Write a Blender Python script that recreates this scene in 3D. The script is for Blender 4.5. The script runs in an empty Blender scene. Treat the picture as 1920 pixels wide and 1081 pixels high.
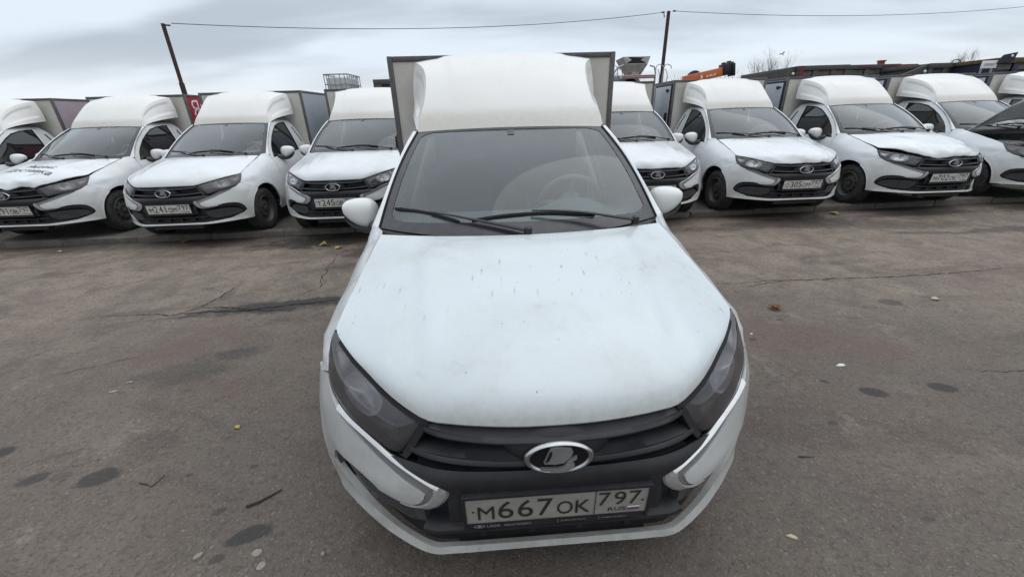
import bpy, bmesh, math, random
import numpy as np
from mathutils import Vector, Matrix
from mathutils.geometry import delaunay_2d_cdt, tessellate_polygon
from mathutils.bvhtree import BVHTree

S = bpy.context.scene
COL = S.collection
R = math.radians
random.seed(7)

# ------------------------------------------------------------------ camera
CAM_H, PITCH, ROLL, F_PX = 1.4857, R(23.93), R(-1.677), 737.9
cd = bpy.data.cameras.new('camera')
cam = bpy.data.objects.new('camera', cd)
COL.objects.link(cam)
cd.sensor_width = 36.0
cd.lens = F_PX / 1920 * 36
cd.clip_start, cd.clip_end = 0.05, 3000
U0 = Vector((0, math.sin(PITCH), math.cos(PITCH)))
R0 = Vector((1, 0, 0))
FW = Vector((0, math.cos(PITCH), -math.sin(PITCH)))
Rr = R0 * math.cos(ROLL) + U0 * math.sin(ROLL)
Ur = U0 * math.cos(ROLL) - R0 * math.sin(ROLL)
cam.matrix_world = Matrix(((Rr.x, Ur.x, -FW.x, 0), (Rr.y, Ur.y, -FW.y, 0), (Rr.z, Ur.z, -FW.z, CAM_H), (0, 0, 0, 1)))
S.camera = cam
S.view_settings.view_transform = 'Standard'
S.view_settings.look = 'None'
S.view_settings.gamma = 1
S.view_settings.exposure = 0.3
S.view_settings.use_curve_mapping = False
S.cycles.max_bounces = 8
S.cycles.transparent_max_bounces = 16

# ------------------------------------------------------------------ sky: overcast, soft bands of cloud
SUN_EL, SUN_ROT = R(62), R(105)
wd = bpy.data.worlds.new('World')
S.world = wd
wd.use_nodes = True
nt = wd.node_tree
nt.nodes.clear()


def nn(t, ty, **k):
    n = t.nodes.new(ty)
    for a, v in k.items():
        setattr(n, a, v)
    return n


def mathn(t, op, a, b=None, c=None, clamp=False):
    n = t.nodes.new('ShaderNodeMath')
    n.operation = op
    n.use_clamp = clamp
    for i, v in enumerate((a, b, c)):
        if v is None:
            continue
        if hasattr(v, 'is_output'):
            t.links.new(v, n.inputs[i])
        else:
            n.inputs[i].default_value = v
    return n.outputs[0]


def mixc(t, fac, a, b, mode='MIX'):
    n = t.nodes.new('ShaderNodeMix')
    n.data_type = 'RGBA'
    n.blend_type = mode
    for i, v in ((0, fac), (6, a), (7, b)):
        if hasattr(v, 'is_output'):
            t.links.new(v, n.inputs[i])
        else:
            n.inputs[i].default_value = (*v, 1) if (i and len(v) == 3) else v
    return n.outputs[2]


def noise(t, vec, scale, detail=4, rough=0.55, dist=0.0):
    n = t.nodes.new('ShaderNodeTexNoise')
    n.inputs['Scale'].default_value = scale
    n.inputs['Detail'].default_value = detail
    n.inputs['Roughness'].default_value = rough
    n.inputs['Distortion'].default_value = dist
    if vec is not None:
        t.links.new(vec, n.inputs['Vector'])
    return n.outputs['Fac']


def smooth(t, v, lo, hi, a=0.0, b=1.0):
    n = t.nodes.new('ShaderNodeMapRange')
    n.interpolation_type = 'SMOOTHSTEP'
    t.links.new(v, n.inputs[0])
    for i, x in enumerate((lo, hi, a, b)):
        n.inputs[i + 1].default_value = x
    return n.outputs[0]




def vmul(t, v, s):
    n = t.nodes.new('ShaderNodeVectorMath')
    n.operation = 'MULTIPLY'
    t.links.new(v, n.inputs[0])
    n.inputs[1].default_value = s
    return n.outputs[0]


tc = nn(nt, 'ShaderNodeTexCoord')
sep = nn(nt, 'ShaderNodeSeparateXYZ')
nt.links.new(tc.outputs['Generated'], sep.inputs[0])
zc = mathn(nt, 'MAXIMUM', sep.outputs[2], 0.0)
zd = mathn(nt, 'ADD', zc, 0.16)
cmb = nn(nt, 'ShaderNodeCombineXYZ')
nt.links.new(mathn(nt, 'DIVIDE', sep.outputs[0], zd), cmb.inputs[0])
nt.links.new(mathn(nt, 'DIVIDE', sep.outputs[1], zd), cmb.inputs[1])
cmb.inputs[2].default_value = 4.7
cmb.name = 'cloud_seed'
n1 = noise(nt, vmul(nt, cmb.outputs[0], (0.8, 1.5, 1)), 0.42, 3, 0.5, 0.25)
n2 = noise(nt, vmul(nt, cmb.outputs[0], (0.7, 1.5, 1)), 1.3, 4, 0.55, 0.4)
cl = mathn(nt, 'ADD', mathn(nt, 'MULTIPLY', n1, 0.78), mathn(nt, 'MULTIPLY', n2, 0.22))
cl = smooth(nt, cl, 0.40, 0.58)
# the sky in view is whitest along the horizon; the overcast deck is brightest overhead
lum = smooth(nt, zc, 0.15, 0.9, 0.0, 1.0)
base = mixc(nt, cl, (0.44, 0.495, 0.565), (0.68, 0.765, 0.85))
hor = smooth(nt, zc, 0.0, 0.13, 0.9, 0.0)
base = mixc(nt, hor, base, (0.80, 0.84, 0.865))
base = mixc(nt, lum, base, (1.22, 1.30, 1.39))
sky = nn(nt, 'ShaderNodeTexSky', sky_type='NISHITA', sun_disc=False)
sky.sun_elevation, sky.sun_rotation = SUN_EL, SUN_ROT
bg1, bg2 = nn(nt, 'ShaderNodeBackground'), nn(nt, 'ShaderNodeBackground')
nt.links.new(sky.outputs[0], bg1.inputs[0])
bg1.inputs[1].default_value = 0.05
# the veiled sun stands ahead of the camera, so that half of the deck is the brighter one
az = smooth(nt, sep.outputs[1], -1.0, 0.6, 0.68, 1.0)
base = mixc(nt, 1.0, base, az, 'MULTIPLY')
nt.links.new(base, bg2.inputs[0])
bg2.inputs[1].default_value = 1.0
ms = nn(nt, 'ShaderNodeMixShader')
ms.inputs[0].default_value = 0.92
nt.links.new(bg1.outputs[0], ms.inputs[1])
nt.links.new(bg2.outputs[0], ms.inputs[2])
wo = nn(nt, 'ShaderNodeOutputWorld')
nt.links.new(ms.outputs[0], wo.inputs[0])

sl = bpy.data.lights.new('sun', 'SUN')
sl.energy = 0.6
sl.angle = R(80)
sl.color = (1, 0.97, 0.93)
sun = bpy.data.objects.new('sun', sl)
COL.objects.link(sun)
sd = Vector((math.sin(SUN_ROT) * math.cos(SUN_EL), math.cos(SUN_ROT) * math.cos(SUN_EL), math.sin(SUN_EL)))
sun.rotation_euler = sd.to_track_quat('Z', 'Y').to_euler()
sun.location = (0, 0, 30)


# ------------------------------------------------------------------ materials
def mat(name, col, rough=0.5, metal=0.0, coat=0.0, spec=0.5):
    m = bpy.data.materials.new(name)
    m.use_nodes = True
    b = m.node_tree.nodes['Principled BSDF']
    b.inputs['Base Color'].default_value = (*col, 1)
    b.inputs['Roughness'].default_value = rough
    b.inputs['Metallic'].default_value = metal
    b.inputs['Coat Weight'].default_value = coat
    b.inputs['Coat Roughness'].default_value = 0.12
    b.inputs['Specular IOR Level'].default_value = spec
    return m, m.node_tree, b


def wpos(t):
    return t.nodes.new('ShaderNodeNewGeometry').outputs['Position']


def opos(t):
    return t.nodes.new('ShaderNodeTexCoord').outputs['Object']


def vmul(t, v, s):
    n = t.nodes.new('ShaderNodeVectorMath')
    n.operation = 'MULTIPLY'
    t.links.new(v, n.inputs[0])
    n.inputs[1].default_value = s
    return n.outputs[0]


def bump(t, b, h, strength, dist=0.01):
    n = t.nodes.new('ShaderNodeBump')
    n.inputs['Strength'].default_value = strength
    n.inputs['Distance'].default_value = dist
    t.links.new(h, n.inputs['Height'])
    t.links.new(n.outputs[0], b.inputs['Normal'])


def sepz(t, v):
    n = t.nodes.new('ShaderNodeSeparateXYZ')
    t.links.new(v, n.inputs[0])
    return n.outputs


M = {}


def paint(name, col, dirt, film, drops=False, low=None, coat=0.5):
    """sprayed white metal under a film of road dirt; drops adds dried runs, low a splashed lower edge (z range)"""
    m, t, b = mat(name, col, 0.3, 0, coat)
    w = wpos(t)
    o = opos(t)
    f1 = smooth(t, noise(t, w, 2.2, 7, 0.62, 0.4), 0.42, 0.75)
    f2 = smooth(t, noise(t, w, 17, 5, 0.7), 0.48, 0.8)
    f3 = smooth(t, noise(t, w, 120, 2, 0.5), 0.52, 0.75)
    f = mathn(t, 'ADD', mathn(t, 'MULTIPLY', f1, 0.5 * film), mathn(t, 'MULTIPLY', mathn(t, 'MULTIPLY', f1, f2), 0.9 * film))
    f = mathn(t, 'ADD', f, mathn(t, 'MULTIPLY', f3, 0.18 * film))
    if low:
        z = sepz(t, o)[2]
        jit = mathn(t, 'ADD', z, mathn(t, 'MULTIPLY', mathn(t, 'SUBTRACT', noise(t, w, 9, 5, 0.6), 0.5), low[3]))
        lw = smooth(t, jit, low[0], low[1], low[2], 0.0)
        lw = mathn(t, 'MULTIPLY', lw, smooth(t, noise(t, w, 35, 4, 0.7), 0.2, 0.7, 0.55, 1.0))
        f = mathn(t, 'ADD', f, lw, clamp=True)
    c = mixc(t, f, col, dirt)
    if drops:
        sv = vmul(t, o, (27, 5.0, 1))
        v = nn(t, 'ShaderNodeTexVoronoi', voronoi_dimensions='2D')
        v.inputs['Scale'].default_value = 1.0
        t.links.new(sv, v.inputs['Vector'])
        vs = sepz(t, v.outputs['Color'])
        pick = mathn(t, 'GREATER_THAN', vs[0], 0.62)
        near = smooth(t, v.outputs['Distance'], 0.03, 0.17, 1.0, 0.0)
        yy = sepz(t, o)[1]
        yb = mathn(t, 'MULTIPLY', smooth(t, yy, 0.35, 0.55), smooth(t, yy, 0.85, 0.72))
        dr = mathn(t, 'MULTIPLY', mathn(t, 'MULTIPLY', pick, near), yb)
        dr = mathn(t, 'MULTIPLY', dr, smooth(t, noise(t, o, 45, 4, 0.7), 0.38, 0.62))
        c = mixc(t, mathn(t, 'MULTIPLY', dr, 0.55), c, (0.14, 0.135, 0.12))
        v2 = nn(t, 'ShaderNodeTexVoronoi', voronoi_dimensions='2D')
        v2.inputs['Scale'].default_value = 14.0
        t.links.new(o, v2.inputs['Vector'])
        p2 = mathn(t, 'GREATER_THAN', sepz(t, v2.outputs['Color'])[1], 0.80)
        d2 = mathn(t, 'MULTIPLY', p2, smooth(t, v2.outputs['Distance'], 0.02, 0.045, 0.65, 0.0))
        c = mixc(t, d2, c, (0.1, 0.095, 0.085))
        # grime gathered along the rolled front edge of the bonnet
        fr = smooth(t, mathn(t, 'ADD', sepz(t, o)[2], mathn(t, 'MULTIPLY', mathn(t, 'SUBTRACT', noise(t, o, 14, 5, 0.7), 0.5), 0.07)), 0.735, 0.81, 0.62, 0.0)
        c = mixc(t, mathn(t, 'MULTIPLY', fr, smooth(t, noise(t, o, 40, 4, 0.7), 0.3, 0.7, 0.4, 1.0)), c, (0.40, 0.385, 0.34))
    t.links.new(c, b.inputs['Base Color'])
    t.links.new(smooth(t, f, 0.0, 0.8, 0.27, 0.6), b.inputs['Roughness'])
    M[name] = m
    return m


paint('paint', (0.66, 0.685, 0.70), (0.43, 0.40, 0.345), 0.55, low=(0.22, 0.66, 0.5, 0.3))
paint('hood_paint', (0.55, 0.595, 0.61), (0.35, 0.345, 0.325), 0.66, drops=True)
paint('bumper_paint', (0.62, 0.635, 0.63), (0.33, 0.31, 0.27), 0.6, low=(0.20, 0.66, 0.45, 0.25))
paint('gelcoat', (0.70, 0.69, 0.665), (0.50, 0.47, 0.39), 0.30, low=(1.475, 1.545, 0.55, 0.03), coat=0.15)
paint('gelcoat_side', (0.73, 0.72, 0.695), (0.50, 0.47, 0.39), 0.32, coat=0.15)
paint('mirror_paint', (0.70, 0.71, 0.70), (0.46, 0.43, 0.37), 0.5)


def simple(key, col, rough=0.5, metal=0.0, coat=0.0, var=0.0, vs=20, dust=None, dustf=0.5, bmp=0.0, spec=0.5):
    m, t, b = mat(key, col, rough, metal, coat, spec)
    if var or dust:
        w = wpos(t)
        n = noise(t, w, vs, 6, 0.65)
        lo = tuple(max(0, c * (1 - var)) for c in col)
        hi = tuple(c * (1 + var) for c in col)
        c = mixc(t, smooth(t, n, 0.3, 0.7), lo, hi)
        if dust:
            n2 = noise(t, w, vs * 0.4, 7, 0.7)
            c = mixc(t, smooth(t, n2, 0.35, 0.75, 0.0, dustf), c, dust)
        t.links.new(c, b.inputs['Base Color'])
        if bmp:
            bump(t, b, noise(t, w, vs * 6, 4, 0.6), bmp, 0.003)
    M[key] = m
    return m


simple('plastic', (0.011, 0.0115, 0.015), 0.55, var=0.2, dust=(0.036, 0.035, 0.036), dustf=0.4, bmp=0.15)
simple('plastic_grey', (0.045, 0.045, 0.049), 0.5, var=0.15, dust=(0.09, 0.087, 0.08), dustf=0.5)
simple('black', (0.008, 0.008, 0.009), 0.6, spec=0.2)
simple('wiper_black', (0.012, 0.012, 0.013), 0.45)
simple('frit', (0.022, 0.021, 0.024), 0.22, var=0.1, dust=(0.06, 0.058, 0.06), dustf=0.6)
simple('satin', (0.52, 0.52, 0.52), 0.33, metal=0.4, var=0.12, vs=60, dust=(0.30, 0.28, 0.25), dustf=0.5)
simple('chrome', (0.42, 0.43, 0.44), 0.25, metal=1.0, var=0.06, vs=50, dust=(0.5, 0.48, 0.44), dustf=0.4)
simple('dark_satin', (0.20, 0.20, 0.205), 0.42, metal=0.3, var=0.1, dust=(0.24, 0.23, 0.21), dustf=0.4)
simple('rubber', (0.018, 0.018, 0.018), 0.75, var=0.25, vs=30, dust=(0.085, 0.075, 0.062), dustf=0.6, bmp=0.2)
simple('steel_rim', (0.045, 0.044, 0.043), 0.45, var=0.2, vs=30, dust=(0.11, 0.10, 0.085), dustf=0.55)
simple('under', (0.012, 0.012, 0.012), 0.8, var=0.2, dust=(0.05, 0.045, 0.038), dustf=0.6)
simple('cabin', (0.12, 0.125, 0.13), 0.7, var=0.1)
simple('cabin_light', (0.20, 0.215, 0.22), 0.75, var=0.1)
simple('seat', (0.09, 0.092, 0.10), 0.9, var=0.2, vs=80)
simple('box_panel', (0.62, 0.60, 0.55), 0.55, var=0.05, vs=3, dust=(0.32, 0.29, 0.23), dustf=0.65)
simple('box_side', (0.42, 0.45, 0.49), 0.4, var=0.05, vs=3, dust=(0.33, 0.34, 0.34), dustf=0.5)
simple('box_frame', (0.10, 0.095, 0.095), 0.5, metal=0.2, var=0.2, vs=12, dust=(0.14, 0.12, 0.105), dustf=0.5)
simple('gasket', (0.018, 0.018, 0.03), 0.6)
simple('red_film', (0.42, 0.012, 0.03), 0.45, var=0.08, dust=(0.28, 0.1, 0.09), dustf=0.3)
simple('lilac_panel', (0.40, 0.36, 0.42), 0.45, var=0.06, dust=(0.33, 0.29, 0.31), dustf=0.5)
simple('white_print', (0.8, 0.8, 0.8), 0.5)
simple('grey_print', (0.32, 0.32, 0.32), 0.5)
simple('black_print', (0.02, 0.02, 0.02), 0.5, var=0.3)
simple('plate_white', (0.60, 0.595, 0.56), 0.45, var=0.06, vs=30, dust=(0.33, 0.31, 0.26), dustf=0.55)
simple('plate_red', (0.22, 0.05, 0.05), 0.5)
paint('bumper_grimy_shaded', (0.50, 0.515, 0.51), (0.25, 0.24, 0.21), 0.75, low=(0.20, 0.62, 0.5, 0.25))  # darker copy of bumper_paint for the nearest van: dirt plus painted-in shade
simple('plate_grimy_shaded', (0.29, 0.285, 0.255), 0.5, var=0.10, vs=25, dust=(0.24, 0.225, 0.19), dustf=0.6)  # dusty plate sheet of the nearest van, its colour darkened for shade
simple('plate_blue', (0.06, 0.08, 0.25), 0.5)
simple('bezel', (0.085, 0.084, 0.088), 0.35, var=0.1)
simple('reflector', (0.92, 0.93, 0.95), 0.25, metal=0.55)
simple('amber', (0.62, 0.58, 0.56), 0.3, metal=0.7)
simple('tear', (0.30, 0.21, 0.14), 0.8)
simple('rust', (0.10, 0.035, 0.02), 0.85, var=0.3, vs=40, dust=(0.05, 0.03, 0.03), dustf=0.8, bmp=0.3)
simple('pole_paint', (0.05, 0.023, 0.019), 0.75, var=0.3, vs=25, dust=(0.05, 0.035, 0.035), dustf=0.7)
simple('wire', (0.05, 0.05, 0.055), 0.7)
simple('kerb', (0.125, 0.112, 0.096), 0.9, var=0.25, vs=9, dust=(0.10, 0.09, 0.075), dustf=0.85, bmp=0.8)
simple('tipper', (0.070, 0.067, 0.066), 0.7, var=0.2, vs=4, dust=(0.10, 0.09, 0.08), dustf=0.6)
simple('tipper_inner', (0.13, 0.117, 0.10), 0.8, var=0.3, vs=5, dust=(0.14, 0.12, 0.09), dustf=0.7)
simple('tipper_red', (0.13, 0.03, 0.045), 0.7, var=0.2)
simple('tipper_blue', (0.012, 0.016, 0.04), 0.6, var=0.2)
simple('tipper_yellow', (0.10, 0.07, 0.025), 0.7, var=0.3, vs=6)
simple('orange', (0.62, 0.14, 0.03), 0.5, var=0.08, vs=6, dust=(0.5, 0.2, 0.1), dustf=0.4)
simple('blue', (0.012, 0.03, 0.16), 0.4)
simple('galv', (0.36, 0.37, 0.38), 0.45, metal=0.6, var=0.15)
simple('hopper', (0.36, 0.34, 0.30), 0.6, var=0.2, vs=6, dust=(0.24, 0.22, 0.19), dustf=0.6)
simple('red_stripe', (0.34, 0.05, 0.05), 0.6, var=0.2, dust=(0.4, 0.3, 0.27), dustf=0.5)
simple('brick_red', (0.22, 0.06, 0.05), 0.8, var=0.15)
simple('bark', (0.17, 0.15, 0.135), 0.9)
simple('leaf_yellow', (0.38, 0.29, 0.07), 0.7, var=0.2, vs=60)
simple('leaf_brown', (0.20, 0.09, 0.045), 0.8, var=0.3, vs=60)
simple('leaf_pale', (0.42, 0.36, 0.24), 0.8, var=0.2, vs=60)
simple('paper', (0.6, 0.6, 0.58), 0.8)
simple('stick', (0.035, 0.026, 0.02), 0.9)
simple('stone_pale', (0.26, 0.235, 0.20), 0.9, var=0.2, vs=60)
simple('navy_cloth', (0.012, 0.016, 0.03), 0.9, var=0.2, vs=40)
simple('skin', (0.42, 0.25, 0.19), 0.6)
simple('hair', (0.03, 0.02, 0.015), 0.8)
simple('engine', (0.03, 0.03, 0.032), 0.6, var=0.3, vs=20)
simple('engine_metal', (0.25, 0.25, 0.25), 0.5, metal=0.7, var=0.3, vs=20)
simple('feather', (0.01, 0.01, 0.011), 0.8)
simple('tank', (0.55, 0.57, 0.58), 0.4)


def thin_glass(key, tint, dustc, dustf, rough=0.03, refl=1.0):
    """a single pane: tinted see-through, mirror by Fresnel, a little dried dust"""
    m = bpy.data.materials.new(key)
    m.use_nodes = True
    t = m.node_tree
    t.nodes.clear()
    tr = nn(t, 'ShaderNodeBsdfTransparent')
    tr.inputs[0].default_value = (*tint, 1)
    gl = nn(t, 'ShaderNodeBsdfGlossy')
    gl.inputs['Roughness'].default_value = rough
    df = nn(t, 'ShaderNodeBsdfDiffuse')
    df.inputs[0].default_value = (*dustc, 1)
    fr = nn(t, 'ShaderNodeFresnel')
    fr.inputs[0].default_value = 1.5
    f = mathn(t, 'MULTIPLY', fr.outputs[0], 1.7 * refl, clamp=True)
    n = noise(t, wpos(t), 3.0, 7, 0.65, 0.8)
    d = smooth(t, n, 0.25, 0.8, dustf * 0.55, dustf * 1.3)
    if key == 'glass':
        # the wiped fans are a little cleaner than the rest of the screen
        o = opos(t)
        fans = None
        for px, py, pr in ((.02, 1.02, .60), (.53, 1.10, .62)):
            q = nn(t, 'ShaderNodeVectorMath', operation='DISTANCE')
            t.links.new(vmul(t, o, (1, 1.15, 0)), q.inputs[0])
            q.inputs[1].default_value = (px, py * 1.15, 0)
            s_ = smooth(t, q.outputs['Value'], pr - .09, pr + .05, 1.0, 0.0)
            fans = s_ if fans is None else mathn(t, 'MAXIMUM', fans, s_)
        d = mathn(t, 'MULTIPLY', d, smooth(t, fans, 0.0, 1.0, 1.1, 0.95))
    m1, m2 = nn(t, 'ShaderNodeMixShader'), nn(t, 'ShaderNodeMixShader')
    t.links.new(d, m1.inputs[0])
    t.links.new(tr.outputs[0], m1.inputs[1])
    t.links.new(df.outputs[0], m1.inputs[2])
    t.links.new(f, m2.inputs[0])
    t.links.new(m1.outputs[0], m2.inputs[1])
    t.links.new(gl.outputs[0], m2.inputs[2])
    o = nn(t, 'ShaderNodeOutputMaterial')
    t.links.new(m2.outputs[0], o.inputs[0])
    M[key] = m


thin_glass('glass', (0.70, 0.79, 0.79), (0.36, 0.48, 0.52), 0.085)  # dust coat tinted teal to paint in some of the reflected sky
thin_glass('glass_dark', (0.20, 0.21, 0.22), (0.4, 0.4, 0.4), 0.03)
thin_glass('lens', (0.55, 0.53, 0.55), (0.27, 0.26, 0.27), 0.20, 0.06, 0.9)
thin_glass('lens_clear', (0.88, 0.88, 0.89), (0.40, 0.40, 0.41), 0.06, 0.05, 0.9)


# ------------------------------------------------------------------ object helpers
def tag(o, label=None, cat=None, group=None, kind=None):
    for k, v in (('label', label), ('category', cat), ('group', group), ('kind', kind)):
        if v:
            o[k] = v
    return o


def link(name, me, parent=None):
    o = bpy.data.objects.new(name, me)
    COL.objects.link(o)
    if parent is not None:
        o.parent = parent
    return o


def empty(name, loc=(0, 0, 0), rz=0.0, parent=None):
    o = bpy.data.objects.new(name, None)
    COL.objects.link(o)
    o.location = loc
    o.rotation_euler = (0, 0, rz)
    o.empty_display_size = 0.2
    if parent is not None:
        o.parent = parent
    return o


def copy_tree(o, parent=None):
    c = o.copy()
    COL.objects.link(c)
    if parent is not None:
        c.parent = parent
    for ch in list(o.children):
        copy_tree(ch, c)
    return c


class MB:
    """collects vertices and faces of one mesh"""

    def __init__(s):
        s.v, s.f = [], []

    def add(s, V, F):
        n = len(s.v)
        s.v.extend(tuple(map(float, p)) for p in V)
        s.f.extend(tuple(i + n for i in f) for f in F)
        return s

    def grid(s, P, closed_u=False, closed_v=False, flip=False):
        P = np.asarray(P, float)
        a, b = P.shape[:2]
        F = []
        for i in range(a if closed_u else a - 1):
            for j in range(b if closed_v else b - 1):
                q = (i * b + j, ((i + 1) % a) * b + j, ((i + 1) % a) * b + (j + 1) % b, i * b + (j + 1) % b)
                F.append(q[::-1] if flip else q)
        return s.add(P.reshape(-1, 3), F)

    def box(s, lo, hi, bev=0.0, mtx=None):
        x0, y0, z0 = lo
        x1, y1, z1 = hi
        if bev <= 0:
            V = [(x, y, z) for z in (z0, z1) for y in (y0, y1) for x in (x0, x1)]
            F = [(0, 2, 3, 1), (4, 5, 7, 6), (0, 1, 5, 4), (2, 6, 7, 3), (0, 4, 6, 2), (1, 3, 7, 5)]
        else:
            bm = bmesh.new()
            bmesh.ops.create_cube(bm, size=1)
            for w in bm.verts:
                w.co = Vector(((x0 + x1) / 2 + w.co.x * (x1 - x0), (y0 + y1) / 2 + w.co.y * (y1 - y0), (z0 + z1) / 2 + w.co.z * (z1 - z0)))
            bmesh.ops.bevel(bm, geom=list(bm.edges), offset=bev, segments=2, affect='EDGES', profile=0.5)
            bm.verts.index_update()
            V = [w.co.copy() for w in bm.verts]
            F = [tuple(w.index for w in f.verts) for f in bm.faces]
            bm.free()
        if mtx is not None:
            V = [mtx @ Vector(p) for p in V]
        return s.add(V, F)

    def tube(s, pts, r, n=8, cap=True, sq=(1, 1)):
        pts = [Vector(p) for p in pts]
        rs = r if hasattr(r, '__len__') else [r] * len(pts)
        rows = []
        nrm = None
        for i, p in enumerate(pts):
            d = (pts[min(i + 1, len(pts) - 1)] - pts[max(i - 1, 0)]).normalized()
            if nrm is None:
                nrm = d.cross(Vector((0, 0, 1)))
                if nrm.length < 1e-3:
                    nrm = d.cross(Vector((1, 0, 0)))
            nrm = (nrm - d * nrm.dot(d)).normalized()
            b = d.cross(nrm)
            rows.append([p + (nrm * math.cos(2 * math.pi * k / n) * sq[0] + b * math.sin(2 * math.pi * k / n) * sq[1]) * rs[i] for k in range(n)])
        base = len(s.v)
        s.grid(rows, closed_v=True)
        if cap:
            s.f.append(tuple(base + k for k in range(n)))
            s.f.append(tuple(base + (len(pts) - 1) * n + k for k in reversed(range(n))))
        return s

    def lathe(s, prof, mtx, n=32):
        rows = []
        for a, r in prof:
            rows.append([mtx @ Vector((a, r * math.cos(2 * math.pi * k / n), r * math.sin(2 * math.pi * k / n))) for k in range(n)])
        return s.grid(rows, closed_v=True)

    def prism(s, poly, fn0, fn1):
        """polygon extruded between two maps of its 2-D points"""
        n = len(poly)
        V = [fn0(*p) for p in poly] + [fn1(*p) for p in poly]
        tri = tessellate_polygon([[Vector((p[0], p[1], 0)) for p in poly]])
        F = [tuple(q) for q in tri] + [tuple(i + n for i in reversed(q)) for q in tri]
        F += [(i, n + i, n + (i + 1) % n, (i + 1) % n) for i in range(n)]
        return s.add(V, F)

    def mirror(s):
        s.v = [(-x, y, z) for x, y, z in s.v]
        s.f = [tuple(reversed(f)) for f in s.f]
        return s

    def mesh(s, name, m, angle=35, recalc=False):
        me = bpy.data.meshes.new(name)
        me.from_pydata(s.v, [], s.f)
        if recalc:
            bm = bmesh.new()
            bm.from_mesh(me)
            bmesh.ops.recalc_face_normals(bm, faces=list(bm.faces))
            bm.to_mesh(me)
            bm.free()
        me.materials.append(M[m] if isinstance(m, str) else m)
        if angle:
            me.shade_smooth()
            me.set_sharp_from_angle(angle=R(angle))
        me.update()
        return me

    def build(s, name, m, parent=None, angle=35, recalc=False):
        return link(name, s.mesh(name, m, angle, recalc), parent)

    def both(s, name, m, parent, angle=35, recalc=False):
        a = s.build(name, m, parent, angle, recalc)
        t = MB()
        t.v, t.f = list(s.v), list(s.f)
        b = t.mirror().build(name, m, parent, angle, recalc)
        return a, b


def pchip(x, y, q):
    x, y = np.asarray(x, float), np.asarray(y, float)
    if len(x) == 2:
        return np.interp(q, x, y)
    h = np.diff(x)
    d = np.diff(y) / h
    m = np.zeros(len(x))
    m[0], m[-1] = d[0], d[-1]
    for i in range(1, len(x) - 1):
        if d[i - 1] * d[i] > 0:
            w1, w2 = 2 * h[i] + h[i - 1], h[i] + 2 * h[i - 1]
            m[i] = (w1 + w2) / (w1 / d[i - 1] + w2 / d[i])
    q = np.clip(q, x[0], x[-1])
    i = np.clip(np.searchsorted(x, q) - 1, 0, len(x) - 2)
    t = (q - x[i]) / h[i]
    return (y[i] * (2 * t**3 - 3 * t**2 + 1) + h[i] * m[i] * (t**3 - 2 * t**2 + t)
            + y[i + 1] * (-2 * t**3 + 3 * t**2) + h[i] * m[i + 1] * (t**3 - t**2))


def spline(pts, n):
    """n points evenly along a smooth curve through pts"""
    P = np.asarray(pts, float)
    d = np.r_[0, np.cumsum(np.linalg.norm(np.diff(P, axis=0), axis=1))]
    q = np.linspace(0, d[-1], n)
    out = []
    for k in range(P.shape[1]):
        y = P[:, k]
        mm = np.gradient(y, d)
        i = np.clip(np.searchsorted(d, q, side='right') - 1, 0, len(d) - 2)
        h = d[i + 1] - d[i]
        t = (q - d[i]) / h
        out.append(y[i] * (2 * t**3 - 3 * t**2 + 1) + h * mm[i] * (t**3 - 2 * t**2 + t) + y[i + 1] * (-2 * t**3 + 3 * t**2) + h * mm[i + 1] * (t**3 - t**2))
    return np.stack(out, 1)


def dens(poly, step, closed=True):
    out = []
    n = len(poly)
    for i in range(n if closed else n - 1):
        a, b = np.array(poly[i], float), np.array(poly[(i + 1) % n], float)
        k = max(1, int(np.ceil(np.linalg.norm(b - a) / step)))
        out += [a + (b - a) * j / k for j in range(k)]
    if not closed:
        out.append(np.array(poly[-1], float))
    return out


def inside(P, poly):
    P, poly = np.asarray(P, float), np.asarray(poly, float)
    c = np.zeros(len(P), bool)
    j = len(poly) - 1
    for i in range(len(poly)):
        xi, yi, xj, yj = *poly[i], *poly[j]
        with np.errstate(divide='ignore', invalid='ignore'):
            c ^= ((yi > P[:, 1]) != (yj > P[:, 1])) & (P[:, 0] < (xj - xi) * (P[:, 1] - yi) / (yj - yi + 1e-15) + xi)
        j = i
    return c


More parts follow.
